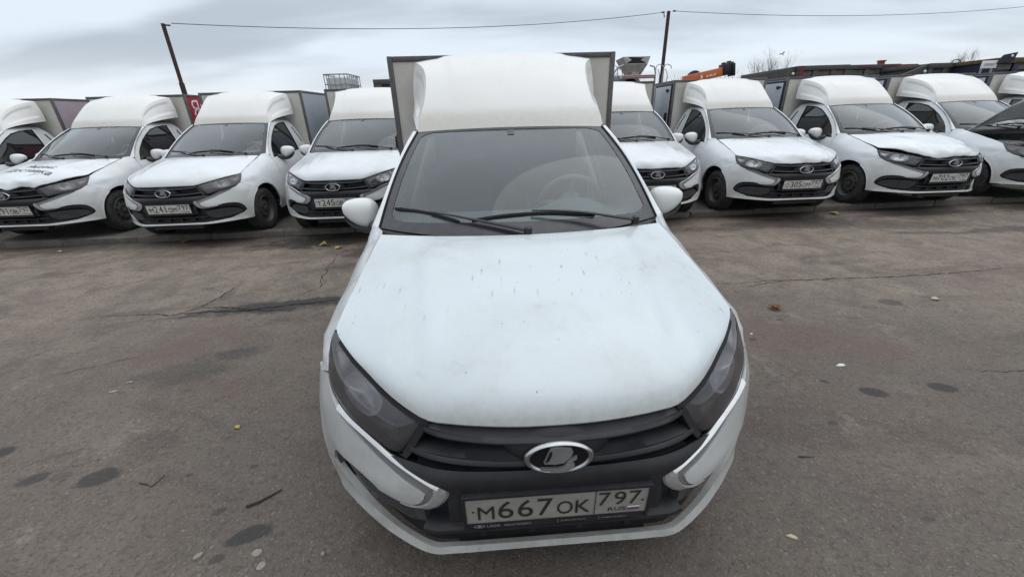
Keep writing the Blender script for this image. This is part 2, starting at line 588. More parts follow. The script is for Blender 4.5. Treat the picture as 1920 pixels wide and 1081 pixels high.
def patch(poly, fn, step, holes=(), flange=0.0, out=(0, -1, 0)):
    """a trimmed sheet: polygon in 2-D parameters, mapped through fn, its rim turned inwards"""
    loops = [dens(poly, step)] + [dens(h, step) for h in holes]
    pts, edges = [], []
    for lp in loops:
        n0 = len(pts)
        pts += [Vector(p) for p in lp]
        edges += [(n0 + i, n0 + (i + 1) % len(lp)) for i in range(len(lp))]
    A = np.array([tuple(p) for p in pts])
    lo, hi = A.min(0), A.max(0)
    gx, gy = np.meshgrid(np.arange(lo[0] + step / 2, hi[0], step), np.arange(lo[1] + step / 2, hi[1], step))
    G = np.stack([gx.ravel(), gy.ravel()], 1)
    ok = inside(G, loops[0])
    for lp in loops[1:]:
        ok &= ~inside(G, lp)
    G = G[ok]
    if len(G):
        G = G[np.array([np.min(np.hypot(*(A - g).T)) > step * 0.45 for g in G])]
    pts += [Vector(g) for g in G]
    V, E_, F, *_ = delaunay_2d_cdt(pts, edges, [], 0, 1e-6)
    V = np.array([tuple(v) for v in V])
    cen = np.array([V[list(f)].mean(0) for f in F])
    keep = inside(cen, loops[0])
    for lp in loops[1:]:
        keep &= ~inside(cen, lp)
    F = [tuple(f) for f, k in zip(F, keep) if k]
    P = fn(V)
    bm = bmesh.new()
    vs = [bm.verts.new(p) for p in P]
    for f in F:
        try:
            bm.faces.new([vs[i] for i in f])
        except ValueError:
            pass
    for v in [v for v in bm.verts if not v.link_faces]:
        bm.verts.remove(v)
    bm.normal_update()
    s = Vector()
    for f in bm.faces:
        s += f.normal * f.calc_area()
    if s.dot(Vector(out)) < 0:
        bmesh.ops.reverse_faces(bm, faces=list(bm.faces))
    bm.normal_update()
    if flange:
        nr = {v: v.normal.copy() for v in bm.verts}
        be = [e for e in bm.edges if e.is_boundary]
        src = {}
        r = bmesh.ops.extrude_edge_only(bm, edges=be)
        new = [g for g in r['geom'] if isinstance(g, bmesh.types.BMVert)]
        old = {tuple(round(c, 7) for c in v.co): v for e in be for v in e.verts}
        for v in new:
            o = old.get(tuple(round(c, 7) for c in v.co))
            if o is not None:
                v.co -= nr[o] * flange
        bmesh.ops.recalc_face_normals(bm, faces=list(bm.faces))
        bm.normal_update()
        s = Vector()
        for f in bm.faces:
            s += f.normal * f.calc_area()
        if s.dot(Vector(out)) < 0:
            bmesh.ops.reverse_faces(bm, faces=list(bm.faces))
    bm.verts.index_update()
    m = MB()
    m.add([v.co.copy() for v in bm.verts], [tuple(v.index for v in f.verts) for f in bm.faces])
    bm.free()
    return m


FONT_CACHE = {}


def text_mb(txt, w, h, x0=0.0, y0=0.0, exact=True, ext=0.0):
    """lettering as flat geometry in XY: lower-left corner at (x0, y0), scaled to w by h (w=None keeps proportions)"""
    key = txt
    if key not in FONT_CACHE:
        cu = bpy.data.curves.new('lettering', 'FONT')
        cu.body = txt
        cu.resolution_u = 3
        ob = bpy.data.objects.new('lettering', cu)
        COL.objects.link(ob)
        bpy.context.view_layer.update()
        dg = bpy.context.evaluated_depsgraph_get()
        me = bpy.data.meshes.new_from_object(ob.evaluated_get(dg))
        FONT_CACHE[key] = ([v.co.copy() for v in me.vertices], [tuple(p.vertices) for p in me.polygons])
        bpy.data.objects.remove(ob)
        bpy.data.curves.remove(cu)
        bpy.data.meshes.remove(me)
    V, F = FONT_CACHE[key]
    A = np.array([tuple(v) for v in V])
    lo, hi = A.min(0), A.max(0)
    sy = h / (hi[1] - lo[1])
    sx = sy if w is None else w / (hi[0] - lo[0])
    A = np.stack([(A[:, 0] - lo[0]) * sx + x0, (A[:, 1] - lo[1]) * sy + y0, np.zeros(len(A))], 1)
    return A, F, (hi[0] - lo[0]) * sx
# ------------------------------------------------------------------ the delivery van (x: right as seen from its front, y: rearwards, z: up)
ZL = [.255, .30, .40, .48, .54, .60, .66, .735]
NX = [[0, 0.15, 0.3, 0.39, 0.5, 0.6, 0.68, 0.735, 0.76, 0.785],
      [0, 0.15, 0.3, 0.38, 0.5, 0.6, 0.68, 0.74, 0.771, 0.79],
      [0, 0.15, 0.3, 0.4, 0.5, 0.6, 0.69, 0.75, 0.78, 0.799],
      [0, 0.15, 0.3, 0.4, 0.5, 0.6, 0.69, 0.755, 0.788, 0.808],
      [0, 0.15, 0.3, 0.4, 0.5, 0.6, 0.69, 0.757, 0.791, 0.818],
      [0, 0.15, 0.3, 0.4, 0.5, 0.6, 0.69, 0.755, 0.794, 0.827],
      [0, 0.15, 0.3, 0.4, 0.5, 0.6, 0.685, 0.743, 0.789, 0.828],
      [0, 0.15, 0.3, 0.4, 0.5, 0.6, 0.675, 0.725, 0.776, 0.835]]
NY = [[.080, .080, .080, .089, .150, .228, .302, .358, .398, .435],
      [.094, .094, .095, .100, .172, .245, .315, .374, .413, .433],
      [.078, .078, .082, .100, .155, .235, .316, .382, .428, .448],
      [.069, .070, .077, .094, .147, .225, .312, .390, .450, .483],
      [.066, .068, .074, .103, .162, .237, .322, .402, .470, .530],
      [.072, .075, .089, .125, .178, .251, .335, .412, .497, .605],
      [.080, .086, .113, .146, .196, .266, .350, .425, .520, .640],
      [.089, .097, .125, .167, .221, .296, .382, .455, .560, .680]]
_a = np.arange(10.)
_ad = np.linspace(0, 9, 181)
_zd = np.linspace(.235, .76, 106)
_NXa = np.array([pchip(_a, r, _ad) for r in NX])
_NYa = np.array([spline(np.stack([_a, r], 1), 721)[:, 1] for r in NY])
_NYa = np.array([np.interp(_ad, spline(np.stack([_a, NY[k]], 1), 721)[:, 0], _NYa[k]) for k in range(8)])
NXD = np.stack([pchip(ZL, _NXa[:, j], _zd) for j in range(181)], 1)
NYD = np.stack([pchip(ZL, _NYa[:, j], _zd) for j in range(181)], 1)


def _bil(T, a, z):
    i = np.clip((z - _zd[0]) / (_zd[1] - _zd[0]), 0, len(_zd) - 1.001)
    j = np.clip(a / (_ad[1] - _ad[0]), 0, 179.999)
    i0, j0 = i.astype(int), j.astype(int)
    u, v = i - i0, j - j0
    return (T[i0, j0] * (1 - u) * (1 - v) + T[i0 + 1, j0] * u * (1 - v) + T[i0, j0 + 1] * (1 - u) * v + T[i0 + 1, j0 + 1] * u * v)


def flare(P):
    """the rolled lip round the front wheel arch"""
    r = np.hypot(P[:, 1] - .778, P[:, 2] - .30)
    t = np.clip((.425 - r) / .05, 0, 1)
    P = P.copy()
    P[:, 0] += np.where(P[:, 1] < 1.25, .006 * t * t * (3 - 2 * t) * np.sign(P[:, 0] + 1e-9) * np.clip((P[:, 2] - .2) / .2, 0, 1), 0)
    return P


def NP(a, z, off=0.0, fl=True):
    """point of the nose surface at station a (negative: viewer's left), pushed out by off"""
    a, z = np.asarray(a, float), np.asarray(z, float)
    s = np.where(a < 0, -1., 1.)
    aa = np.abs(a)
    P = np.stack([_bil(NXD, aa, z), _bil(NYD, aa, z), z], -1)
    if np.any(off):
        e = .06
        da = np.stack([_bil(NXD, aa + e, z) - _bil(NXD, np.maximum(aa - e, 0), z), _bil(NYD, aa + e, z) - _bil(NYD, np.maximum(aa - e, 0), z), z * 0], -1)
        dz = np.stack([_bil(NXD, aa, z + .01) - _bil(NXD, aa, z - .01), _bil(NYD, aa, z + .01) - _bil(NYD, aa, z - .01), z * 0 + .02], -1)
        n = np.cross(da, dz)
        n /= np.linalg.norm(n, axis=-1, keepdims=True) + 1e-12
        P = P + n * np.asarray(off)[..., None]
    if fl:
        P = flare(P.reshape(-1, 3)).reshape(P.shape)
    P[..., 0] *= s
    return P


def A_of(x, z):
    i = int(np.clip(round((z - _zd[0]) / (_zd[1] - _zd[0])), 0, len(_zd) - 1))
    return float(np.interp(abs(x), NXD[i], _ad)) * (1 if x >= 0 else -1)


def nose_poly(xz):
    """outline given in (x, z) -> nose parameters scaled to near metres"""
    return [(A_of(x, z) * .1, z) for x, z in xz]


def nose_fn(off=0.0):
    return lambda V: NP(V[:, 0] * 10, V[:, 1], np.full(len(V), off) if not callable(off) else off(V))


# side of the body: x as a function of (y, z)
SY = [.43, .52, .60, .80, 1.10, 1.28, 1.80]
SZX = [[(.20, .76), (.40, .80), (.60, .765), (.66, .757), (.707, .723), (.735, .715)],
       [(.20, .78), (.40, .81), (.60, .805), (.66, .790), (.70, .773), (.74, .765), (.78, .735), (.813, .709)],
       [(.20, .79), (.40, .83), (.55, .819), (.64, .811), (.70, .797), (.76, .785), (.80, .745), (.838, .704)],
       [(.20, .79), (.40, .84), (.60, .834), (.70, .829), (.76, .812), (.81, .781), (.86, .735), (.893, .694)],
       [(.20, .79), (.40, .838), (.60, .838), (.76, .827), (.84, .802), (.90, .763), (.95, .710), (.975, .673)],
       [(.20, .79), (.40, .84), (.60, .845), (.76, .835), (.84, .814), (.90, .787), (.97, .738), (1.0, .705)],
       [(.20, .79), (.40, .84), (.60, .846), (.76, .836), (.84, .817), (.92, .782), (1.05, .733), (1.20, .672), (1.35, .606), (1.42, .570), (1.47, .49)]]
_sz = np.linspace(.2, 1.47, 255)
_ST = []
for k, L_ in enumerate(SZX):
    zz, xx = zip(*L_)
    row = pchip(zz, xx, _sz)
    if k < 5:
        over = _sz > zz[-1]
        row = np.where(over, xx[-1] - (_sz - zz[-1]) * 1.3, row)
    elif k == 5:
        row = np.where(_sz > .93, np.interp(_sz, [.93, 1.47], [.775, .5]), row)
    _ST.append(row)
_ST = np.array(_ST)


def SX(y, z):
    y, z = np.clip(np.asarray(y, float), .43, 1.80), np.clip(np.asarray(z, float), .2, 1.47)
    out = np.zeros(np.broadcast(y, z).shape)
    zi = (z - .2) / (_sz[1] - _sz[0])
    z0 = np.clip(zi.astype(int), 0, 253)
    w = zi - z0
    cols = np.array([_ST[k, z0] * (1 - w) + _ST[k, z0 + 1] * w for k in range(len(SY))])
    k = np.clip(np.searchsorted(SY, y, side='right') - 1, 0, len(SY) - 2)
    ya, yb = np.array(SY)[k], np.array(SY)[k + 1]
    t = (y - ya) / (yb - ya)
    t = t * t * (3 - 2 * t) * .35 + t * .65
    idx = np.arange(len(np.atleast_1d(y)))
    return cols[k, idx] * (1 - t) + cols[k + 1, idx] * t


def side_fn(off=0.0):
    def f(V):
        P = np.stack([SX(V[:, 0], V[:, 1]) + off, V[:, 0], V[:, 1]], 1)
        return flare(P)
    return f


# bonnet: front edge, side line, rear edge
H_FRONT = [(0, .089, .736), (.09, .091, .736), (.20, .104, .735), (.28, .120, .734), (.355, .144, .733), (.397, .170, .743), (.445, .207, .755), (.496, .256, .768),
           (.548, .313, .781), (.600, .371, .793), (.652, .440, .804), (.690, .498, .811), (.707, .535, .818)]
H_SIDE = [(.707, .535, .818), (.704, .60, .840), (.697, .70, .868), (.692, .80, .894), (.682, .95, .934), (.673, 1.08, .967), (.668, 1.135, .980)]


def hood_grid(bump_fn=None, nu=34, nv=40):
    fr = np.array(H_FRONT)
    us = np.linspace(0, 1, nu)
    fp = spline(fr, 200)
    fd = np.r_[0, np.cumsum(np.linalg.norm(np.diff(fp, axis=0), axis=1))]
    fd /= fd[-1]
    F = np.stack([np.interp(us, fd, fp[:, k]) for k in range(3)], 1)
    sd = spline(H_SIDE, nv)
    yv = (sd[:, 1] - sd[0, 1]) / (sd[-1, 1] - sd[0, 1])
    v = np.linspace(0, 1, nv) ** 1.45
    rear = np.stack([.668 * us, .962 + .173 * us**2, 1.0 - .020 * us**2], 1)
    gc = pchip([0, .006, .02, .05, .10, .19, .41, .70, 1], [0, .07, .16, .27, .365, .475, .66, .85, 1], v)
    gs = np.interp(v, yv, (sd[:, 2] - sd[0, 2]) / (sd[-1, 2] - sd[0, 2]))
    gm = pchip([0, .006, .02, .05, .10, .19, .41, .70, 1], [0, .05, .11, .185, .265, .385, .60, .82, 1], v)
    P = np.zeros((nu, nv, 3))
    for i, u in enumerate(us):
        y = F[i, 1] + (rear[i, 1] - F[i, 1]) * v
        xs = F[i, 0] + (rear[i, 0] - F[i, 0]) * v
        xb = np.interp(v, yv, sd[:, 0])
        xs = xs + (xb - (F[-1, 0] + (rear[-1, 0] - F[-1, 0]) * v)) * u**2
        t = max(0., (u - .55) / .45)
        t = t * t * (3 - 2 * t)
        m_ = min(1., u / .7)
        g = (gc * (1 - m_**2) + gm * m_**2) * (1 - t) + gs * t
        z = F[i, 2] + (rear[i, 2] - F[i, 2]) * g
        # pressed crease running from the screen corner towards the lamp's inner end
        xc = .47 - .12 * (1 - v) ** 1.2
        z += .013 * np.clip(v * 5, 0, 1) * np.clip((1 - v) * 6, 0, 1) / (1 + np.exp(-(xc - xs) / .011)) * (1 - t * .3)
        P[i] = np.stack([xs, y, z], 1)
    full = np.concatenate([P[:0:-1] * np.array([-1, 1, 1]), P], 0)
    if bump_fn is not None:
        full = full + bump_fn(full)
    return full


def hood_mesh(name, bump_fn=None, m='hood_paint'):
    P = hood_grid(bump_fn)
    b = MB()
    b.grid(P)
    # rolled-under rim: down and inwards
    a, c = P.shape[:2]
    rim = [P[i, 0] for i in range(a)] + [P[-1, j] for j in range(1, c)] + [P[i, -1] for i in range(a - 2, -1, -1)] + [P[0, j] for j in range(c - 2, 0, -1)]
    rim = np.array(rim)
    cen = np.array([0, .62, .8])
    d = cen - rim
    d[:, 2] = 0
    d /= np.linalg.norm(d, axis=1, keepdims=True)
    b.grid(np.stack([rim, rim + d * .002 + [0, 0, -.005], rim + d * .008 + [0, 0, -.011], rim + d * .03 + [0, 0, -.014]], 1), closed_u=True, flip=True)
    # inner skin
    b.grid(P[4:-4, 9:-2] + np.array([0, 0, -.024]), flip=True)
    me = b.mesh(name, m, 40, recalc=False)
    return me


HOOD0 = hood_grid()
_mb = MB().grid(HOOD0)
HOOD_BVH = BVHTree.FromPolygons([Vector(v) for v in _mb.v], [list(f) for f in _mb.f])


def drop_on_hood(A, lift=.0025):
    out = []
    for p in A:
        h = HOOD_BVH.ray_cast(Vector((p[0], p[1], 3)), Vector((0, 0, -1)))
        out.append((p[0], p[1], (h[0].z if h[0] else .9) + lift))
    return np.array(out)


def coons_rows(up, lo, n, k):
    """strip between two curves, n points along, k across"""
    a, b = spline(up, n), spline(lo, n)
    t = np.linspace(0, 1, k)[None, :, None]
    return a[:, None, :] * (1 - t) + b[:, None, :] * t


HL_UP = [(.358, .147, .727), (.400, .175, .737), (.449, .213, .749), (.500, .262, .761), (.551, .319, .774), (.602, .378, .786), (.652, .446, .797), (.688, .500, .806), (.706, .530, .812)]
HL_LO = [(.431, .156, .611), (.461, .153, .620), (.502, .178, .630), (.552, .218, .640), (.610, .270, .650), (.661, .330, .660), (.698, .381, .680), (.719, .430, .708), (.727, .478, .745), (.722, .512, .785), (.710, .530, .808)]


def lamp_rows(n, k, depth=0.0, bulge=.016):
    P = coons_rows(HL_UP, HL_LO, n, k)
    u = np.linspace(0, 1, n)[:, None]
    v = np.linspace(0, 1, k)[None, :]
    du = np.gradient(P, axis=0)
    dv = np.gradient(P, axis=1)
    nr = np.cross(du, dv)
    nr /= np.linalg.norm(nr, axis=-1, keepdims=True) + 1e-9
    nr *= np.sign((nr * np.array([.5, -1, .5])).sum(-1, keepdims=True))
    nr = nr.mean((0, 1)) / np.linalg.norm(nr.mean((0, 1))) * .6 + nr * .4
    w = np.sin(np.pi * np.clip(v, 0, 1)) ** .7 * np.clip(np.sin(np.pi * np.clip(u * .96 + .02, 0, 1)), 0, 1) ** .5
    dd = depth(u, v) if callable(depth) else depth
    return P + nr * (bulge * w - dd)[..., None], nr


PLATE_M = None
WSB = lambda u: np.stack([.703 * u, .972 + .288 * u**2, .982 - .002 * u**2], -1)
WST = lambda u: np.stack([.556 * u, 1.795 + .065 * u**2, 1.412 - .014 * u**2], -1)


def WS(u, v, off=0.0):
    u, v = np.asarray(u, float)[..., None], np.asarray(v, float)[..., None]
    P = WSB(u[..., 0]) * (1 - v) + WST(u[..., 0]) * v
    n = np.array([0, -.46, .89])
    return P + n * (.022 * np.sin(np.pi * np.clip(v, 0, 1)) + off) + np.array([1, 0, 0]) * (.012 * u * np.sin(np.pi * np.clip(v, 0, 1)))


def plate_chars(txt, region):
    """characters of a number plate in plate coordinates (metres, origin at the plate's lower-left corner)"""
    b = MB()
    n = txt
    xs = [.056, .112, .168, .224, .281, .333]
    ws = [.047, .044, .044, .044, .046, .043]
    for ch, xc, w in zip(n, xs, ws):
        big = ch.isdigit()
        h = .076 if big else .058
        ww = w
        if ch == '1':
            ww = text_mb(ch, None, h)[2]
        A, F, _ = text_mb(ch, ww, h, xc - ww / 2, .018)
        b.add(A, F)
    for ch, xc in zip(region, (.394, .439, .482)):
        A, F, _ = text_mb(ch, .034, .058, xc - .017, .042)
        b.add(A, F)
    A, F, _ = text_mb('RUS', .052, .017, .408, .014)
    b.add(A, F)
    for x, y in ((.020, .056), (.506, .056)):
        k = [(x + .004 * math.cos(t), y + .004 * math.sin(t), 0) for t in np.linspace(0, 2 * math.pi, 9)[:-1]]
        b.add(k, [tuple(range(8))])
    # printed rim and the line before the region code
    def rect(x0, y0, x1, y1):
        b.add([(x0, y0, 0), (x1, y0, 0), (x1, y1, 0), (x0, y1, 0)], [(0, 1, 2, 3)])
    rect(.3665, .003, .3690, .109)
    rect(.002, .002, .518, .0035)
    rect(.002, .1085, .518, .110)
    return b


PL_B, PL_T = np.array([0, .0745, .409]), np.array([0, .066, .516])
PL_UP = (PL_T - PL_B) / np.linalg.norm(PL_T - PL_B)
PL_N = np.array([0, -PL_UP[2], PL_UP[1]])


def on_plate(A, lift):
    A = np.asarray(A, float)
    return PL_B + np.array([-.26, 0, 0]) + A[:, :1] * np.array([1, 0, 0]) + A[:, 1:2] * PL_UP + PL_N * (A[:, 2:3] + lift)


def plate_mesh(name, txt, region):
    c = plate_chars(txt, region)
    c.v = [tuple(p) for p in on_plate(c.v, .0105)]
    return c.mesh(name, 'black_print', 0)


def rounded(poly, r, n=4):
    """polygon with its corners rounded"""
    out = []
    k = len(poly)
    for i in range(k):
        p0, p, p1 = (np.array(poly[j % k], float) for j in (i - 1, i, i + 1))
        a, b = p0 - p, p1 - p
        la, lb = np.linalg.norm(a), np.linalg.norm(b)
        d = min(r, la * .45, lb * .45)
        s, e = p + a / la * d, p + b / lb * d
        for t in np.linspace(0, 1, n + 1):
            out.append(tuple((1 - t)**2 * s + 2 * t * (1 - t) * p + t * t * e))
    return out


RECESS = [(.374, .281), (.50, .285), (.60, .295), (.68, .322), (.728, .345), (.747, .375), (.742, .405), (.728, .437), (.703, .468), (.665, .484), (.62, .490), (.575, .488), (.540, .480), (.520, .468)]
TIP = [(.445, .468), (.410, .473), (.388, .487), (.374, .506), (.372, .516), (.384, .525)]
PANEL_TOP = [(.398, .531), (.448, .547), (.514, .573), (.562, .596), (.607, .617), (.648, .638)]


def build_van():
    van = empty('delivery_van')
    # ---------------------------------------------------------------- bumper cover with its two corner panels
    outer = ([(.374, .281), (.25, .279), (.12, .278), (0, .278), (0, .259), (.12, .259), (.25, .259), (.385, .259), (.50, .259), (.60, .258), (.70, .257), (.79, .258)])
    edge = [(None, z) for z in (.30, .35, .40, .45, .50, .55, .59)]
    seam = [(.822, .636), (.797, .655), (.77, .678), (.735, .700), (.722, .706)]
    lampedge = [(.712, .692), (.697, .674), (.664, .655)]
    pts = []
    for x, z in TIP + PANEL_TOP + lampedge[::-1] + seam[::-1]:
        pts.append((A_of(x, z) * .1, z))
    for x, z in edge[::-1]:
        pts.append((.9, z))
    for x, z in outer[::-1]:
        pts.append((A_of(x, z) * .1, z))
    for x, z in RECESS:
        pts.append((A_of(x, z) * .1, z))
    pan = lambda V: .008 * np.clip((V[:, 1] - .40) / .05, 0, 1) * np.clip((.66 - V[:, 0]) / .10, 0, 1)
    b = patch(pts, nose_fn(pan), .012, flange=.022, out=(.3, -1, 0))
    bl = MB()
    bl.v, bl.f = list(b.v), list(b.f)
    b.add(*(lambda m: (m.v, m.f))(bl.mirror()))
    bumper = b.build('bumper', 'bumper_paint', van, 40)
    # ---------------------------------------------------------------- dark front: backing, slats, lower bar
    half = [(0, .750), (.20, .745), (.34, .738), (.352, .728), (.425, .612), (.47, .600), (.60, .640), (.66, .655), (.70, .64), (.74, .50), (.752, .40), (.735, .33), (.60, .285), (.38, .268), (.0, .268)]
    poly = nose_poly(half) + [(-a, z) for a, z in nose_poly(half[-2:0:-1])]
    def deep(V):
        z, a = V[:, 1], np.abs(V[:, 0]) * 10
        d = np.full(len(V), -.060)
        d = np.where((z > .515) & (z < .60) & (a < 3.0), -.012, d)
        d = np.where((z < .40), -.055, d)
        return d
    grille = patch(poly, nose_fn(deep), .016, flange=.05, out=(0, -1, 0)).build('grille', 'plastic', van, 40)

    def slat(zb, zt, xe, proud, name, parent, m='plastic', lipz=.006, n=61, back=-.062, rise=0.0):
        xs = np.linspace(-xe, xe, n)
        rows = []
        for x in xs:
            q = abs(x) / xe
            k = 1 - .5 * max(0, (q - .8) / .2) ** 2
            zb_ = zb + rise * q ** 4
            zt_ = max(zt, zb_ + .006)
            h_ = zt_ - zb_
            prof = [(back, zt_), (-.032, zt_ - .002), (-.016 * k, zt_ - h_ * .26), (proud * .1 * k, zb_ + h_ * .38), (proud * .62 * k, zb_ + lipz + .008), (proud * k, zb_ + lipz), (proud * .95 * k, zb_ + .001), (proud * .4, zb_), (back, zb_ + .004)]
            a = np.array([A_of(x, z) for _, z in prof])
            rows.append(NP(a, np.array([z for _, z in prof]), np.array([o for o, _ in prof])))
        s = MB().grid(np.array(rows), flip=False)
        for r in (rows[0], rows[-1]):
            s.add(r, [tuple(range(len(r)))])
        return s.build(name, m, parent, 40, recalc=True)

    def rail_(top, bot, n, offs):
        """chamfered moulding between two lines on the nose, given as (x, z)"""
        t_, b_ = spline(top, n), spline(bot, n)
        rows = []
        for f, o in offs:
            q = t_ * (1 - f) + b_ * f
            rows.append(NP(np.array([A_of(x, z) for x, z in q]), q[:, 1], np.full(n, o)))
        return MB().grid(np.stack(rows, 1))
    slat(.687, .730, .358, .015, 'slat', grille, rise=.012)
    slat(.619, .658, .404, .013, 'slat', grille, rise=.012)
    fb = [(.352, .735), (.362, .731), (.432, .614), (.420, .606), (.408, .618), (.346, .722)]
    patch(nose_poly(fb), nose_fn(.004), .012, flange=.03, out=(.3, -1, 0)).both('lamp_side_bar', 'plastic', grille, 40)
    hb_ = [(0, .601), (.20, .601), (.36, .602), (.43, .603), (.468, .600), (.402, .579), (.345, .562), (.322, .553), (.304, .541), (.299, .528), (.302, .512), (.20, .512), (0, .512)]
    bb = nose_poly(hb_) + [(-a_, z_) for a_, z_ in nose_poly(hb_[-2:0:-1])]
    patch(bb, nose_fn(lambda V: .002 + .010 * np.clip((V[:, 1] - .535) / .03, 0, 1) * np.clip((.605 - V[:, 1]) / .02, .2, 1)), .010, flange=.03, out=(0, -1, 0)).build('bumper_bar', 'plastic', grille, 40)
    slat(.388, .511, .312, -.004, 'plate_carrier', grille, lipz=.02)
    slat(.338, .360, .40, .002, 'lower_bar', grille, 'plastic')
    for x in (-.22, -.07, .08, .23):
        MB().box((x - .008, .105, .297), (x + .008, .14, .338)).build('intake_rib', 'plastic', grille)
    # fins inside the corner recesses
    fin = [(.515, .462), (.545, .475), (.60, .484), (.66, .478), (.698, .462), (.722, .433), (.737, .40), (.741, .375), (.730, .365), (.714, .395), (.690, .425), (.655, .445), (.60, .452), (.55, .447)]
    fl = patch(nose_poly(fin), nose_fn(-.006), .012, flange=.03, out=(.4, -1, 0))
    fl.both('corner_fin', 'plastic', van, 40)
    fin2 = [(.40, .408), (.50, .420), (.60, .420), (.69, .405), (.722, .362), (.690, .338), (.60, .318), (.47, .312), (.40, .352)]
    patch(nose_poly(fin2), nose_fn(-.026), .014, flange=.03, out=(.4, -1, 0)).both('corner_insert', 'plastic_grey', van, 40)
    for z in (.335, .362, .388):
        rail_([(.44, z + .010), (.56, z + .012), (.665, z + .010)], [(.44, z - .004), (.56, z - .002), (.665, z - .002)], 20, ((0, -.050), (.05, -.034), (.9, -.023), (1, -.050))).both('insert_slat', 'plastic', van, 40, recalc=True)
    # ---------------------------------------------------------------- chrome hooks
    ct = [(.664, .659), (.640, .653), (.610, .648), (.560, .637), (.512, .622), (.468, .603), (.402, .582), (.345, .565), (.322, .556), (.307, .545), (.302, .530), (.305, .515), (.316, .494), (.340, .470), (.368, .455), (.405, .452), (.445, .452), (.50, .458)]
    ci = [(.500, .468), (.445, .470), (.412, .476), (.392, .489), (.378, .507), (.377, .514), (.388, .522), (.400, .528), (.448, .544), (.514, .570), (.562, .593), (.607, .614), (.648, .636)]
    patch(nose_poly(ct + ci), nose_fn(.0), .010, flange=.02, out=(.3, -1, .2)).both('trim_hook', 'dark_satin', van, 40)
    st_o = [(.664, .661), (.640, .656), (.610, .651), (.560, .640), (.512, .625), (.468, .606), (.402, .585), (.345, .568), (.322, .559)]
    st_i = [(.655, .650), (.630, .645), (.604, .639), (.555, .626), (.508, .609), (.465, .590), (.400, .568), (.350, .552), (.332, .545)]
    rail_(st_o, st_i, 48, ((0, -.012), (.02, -.003), (.5, .006), (.92, .012), (1, .004))).both('chrome_strip', 'chrome', van, 50, recalc=True)
    hk_o = [(.322, .559), (.307, .546), (.302, .530), (.305, .515), (.316, .494), (.340, .470), (.368, .456), (.405, .452), (.450, .453)]
    hk_i = [(.345, .543), (.346, .535), (.348, .524), (.354, .508), (.366, .490), (.382, .477), (.398, .469), (.415, .465), (.450, .463)]
    rail_(hk_o, hk_i, 40, ((0, -.012), (.03, -.002), (.5, .004), (.95, .009), (1, .002))).both('hook_tip', 'satin', van, 50, recalc=True)
    # ---------------------------------------------------------------- emblem
    hump = MB()
    rows = []
    for i in range(9):
        r = i / 8
        rows.append([(r * .142 * math.cos(t), (.066 + .034 * r ** 3.5), .650 + r * .062 * math.sin(t) + .014 * r ** 2 * max(0, math.sin(t)) ** 3) for t in np.linspace(0, 2 * math.pi, 48, endpoint=False)])
    rows.append([(x * 1.06, y + .04, .650 + (z - .650) * 1.06) for x, y, z in rows[-1]])
    hump.grid(rows, closed_v=True)
    emb = hump.build('emblem', 'plastic', van, 50, recalc=True)
    EC = np.array([0, .062, .650])
    eup = np.array([0, .10, .995])
    enr = np.array([0, -.995, .10])
    E_ = lambda x, y, d=0: tuple(EC + np.array([x * .95, 0, 0]) + eup * y * .95 + enr * d)
    ring = MB()
    rr = []
    for t in np.linspace(0, 2 * math.pi, 64, endpoint=False):
        c, s_ = math.cos(t), math.sin(t)
        rr.append([E_(a_ * c, b_ * s_, d) for a_, b_, d in ((.0805, .0405, -.003), (.0815, .0412, .003), (.086, .0432, .0075), (.093, .0468, .0085), (.0985, .0498, .005), (.1005, .0512, -.006))])
    ring.grid(rr, closed_u=True)
    ring.build('ring', 'chrome', emb, 50, recalc=True)
    disc = MB()
    disc.add([E_(.083 * math.cos(t), .042 * math.sin(t), .001) for t in np.linspace(0, 2 * math.pi, 40, endpoint=False)], [tuple(range(40))])
    disc.build('disc', 'black', emb, 0)
    tl = lambda poly: [(x, y - .045 * x) for x, y in poly]
    sail = tl([(-.043, -.014), (-.025, .034), (-.007, .040), (.033, .032), (.0375, .022), (.031, .006), (.012, -.012), (-.012, -.017)])
    hull = tl([(-.051, -.030), (-.002, -.031), (.010, -.027), (.017, -.017), (.0235, -.005), (.037, .003), (.049, .007), (.048, -.002), (.039, -.007), (.0355, -.012), (.043, -.021), (.038, -.033), (.020, -.041), (.001, -.043), (-.049, -.038)])
    for poly in (sail, hull):
        sh = MB()
        sh.prism(poly, lambda x, y: E_(x, y, .010), lambda x, y: E_(x * 1.03, y * 1.03, .001))
        sh.build('ship', 'dark_satin', emb, 30, recalc=True)
    sl_ = tl([(-.0395, -.010), (-.0265, .026), (-.0205, .028), (-.0225, .012), (-.030, -.004)])
    sh = MB()
    sh.prism(sl_, lambda x, y: E_(x, y, .0112), lambda x, y: E_(x, y, .004))
    sh.build('sail_slot', 'black', emb, 0, recalc=True)
    # ---------------------------------------------------------------- number plate
    pf = MB()
    def bar(x0, y0, x1, y1, d0=-.006, d1=.0125):
        V = on_plate([(x, y, d) for d in (d0, d1) for y in (y0, y1) for x in (x0, x1)], 0)
        pf.add(V, [(0, 2, 3, 1), (4, 5, 7, 6), (0, 1, 5, 4), (2, 6, 7, 3), (0, 4, 6, 2), (1, 3, 7, 5)])
    bar(-.009, .112, .529, .121)
    bar(-.009, -.024, .0, .112)
    bar(.520, -.024, .529, .112)
    bar(.0, -.024, .520, -.0005, -.006, .010)
    plate = pf.build('number_plate', 'plastic', van, 30)
    pw = MB()
    V = on_plate([(x, y, d) for d in (-.004, .0085) for y in (0, .112) for x in (0, .52)], 0)
    pw.add(V, [(0, 2, 3, 1), (4, 5, 7, 6), (0, 1, 5, 4), (2, 6, 7, 3), (0, 4, 6, 2), (1, 3, 7, 5)])
    pw.build('plate_sheet', 'plate_white', plate, 30)
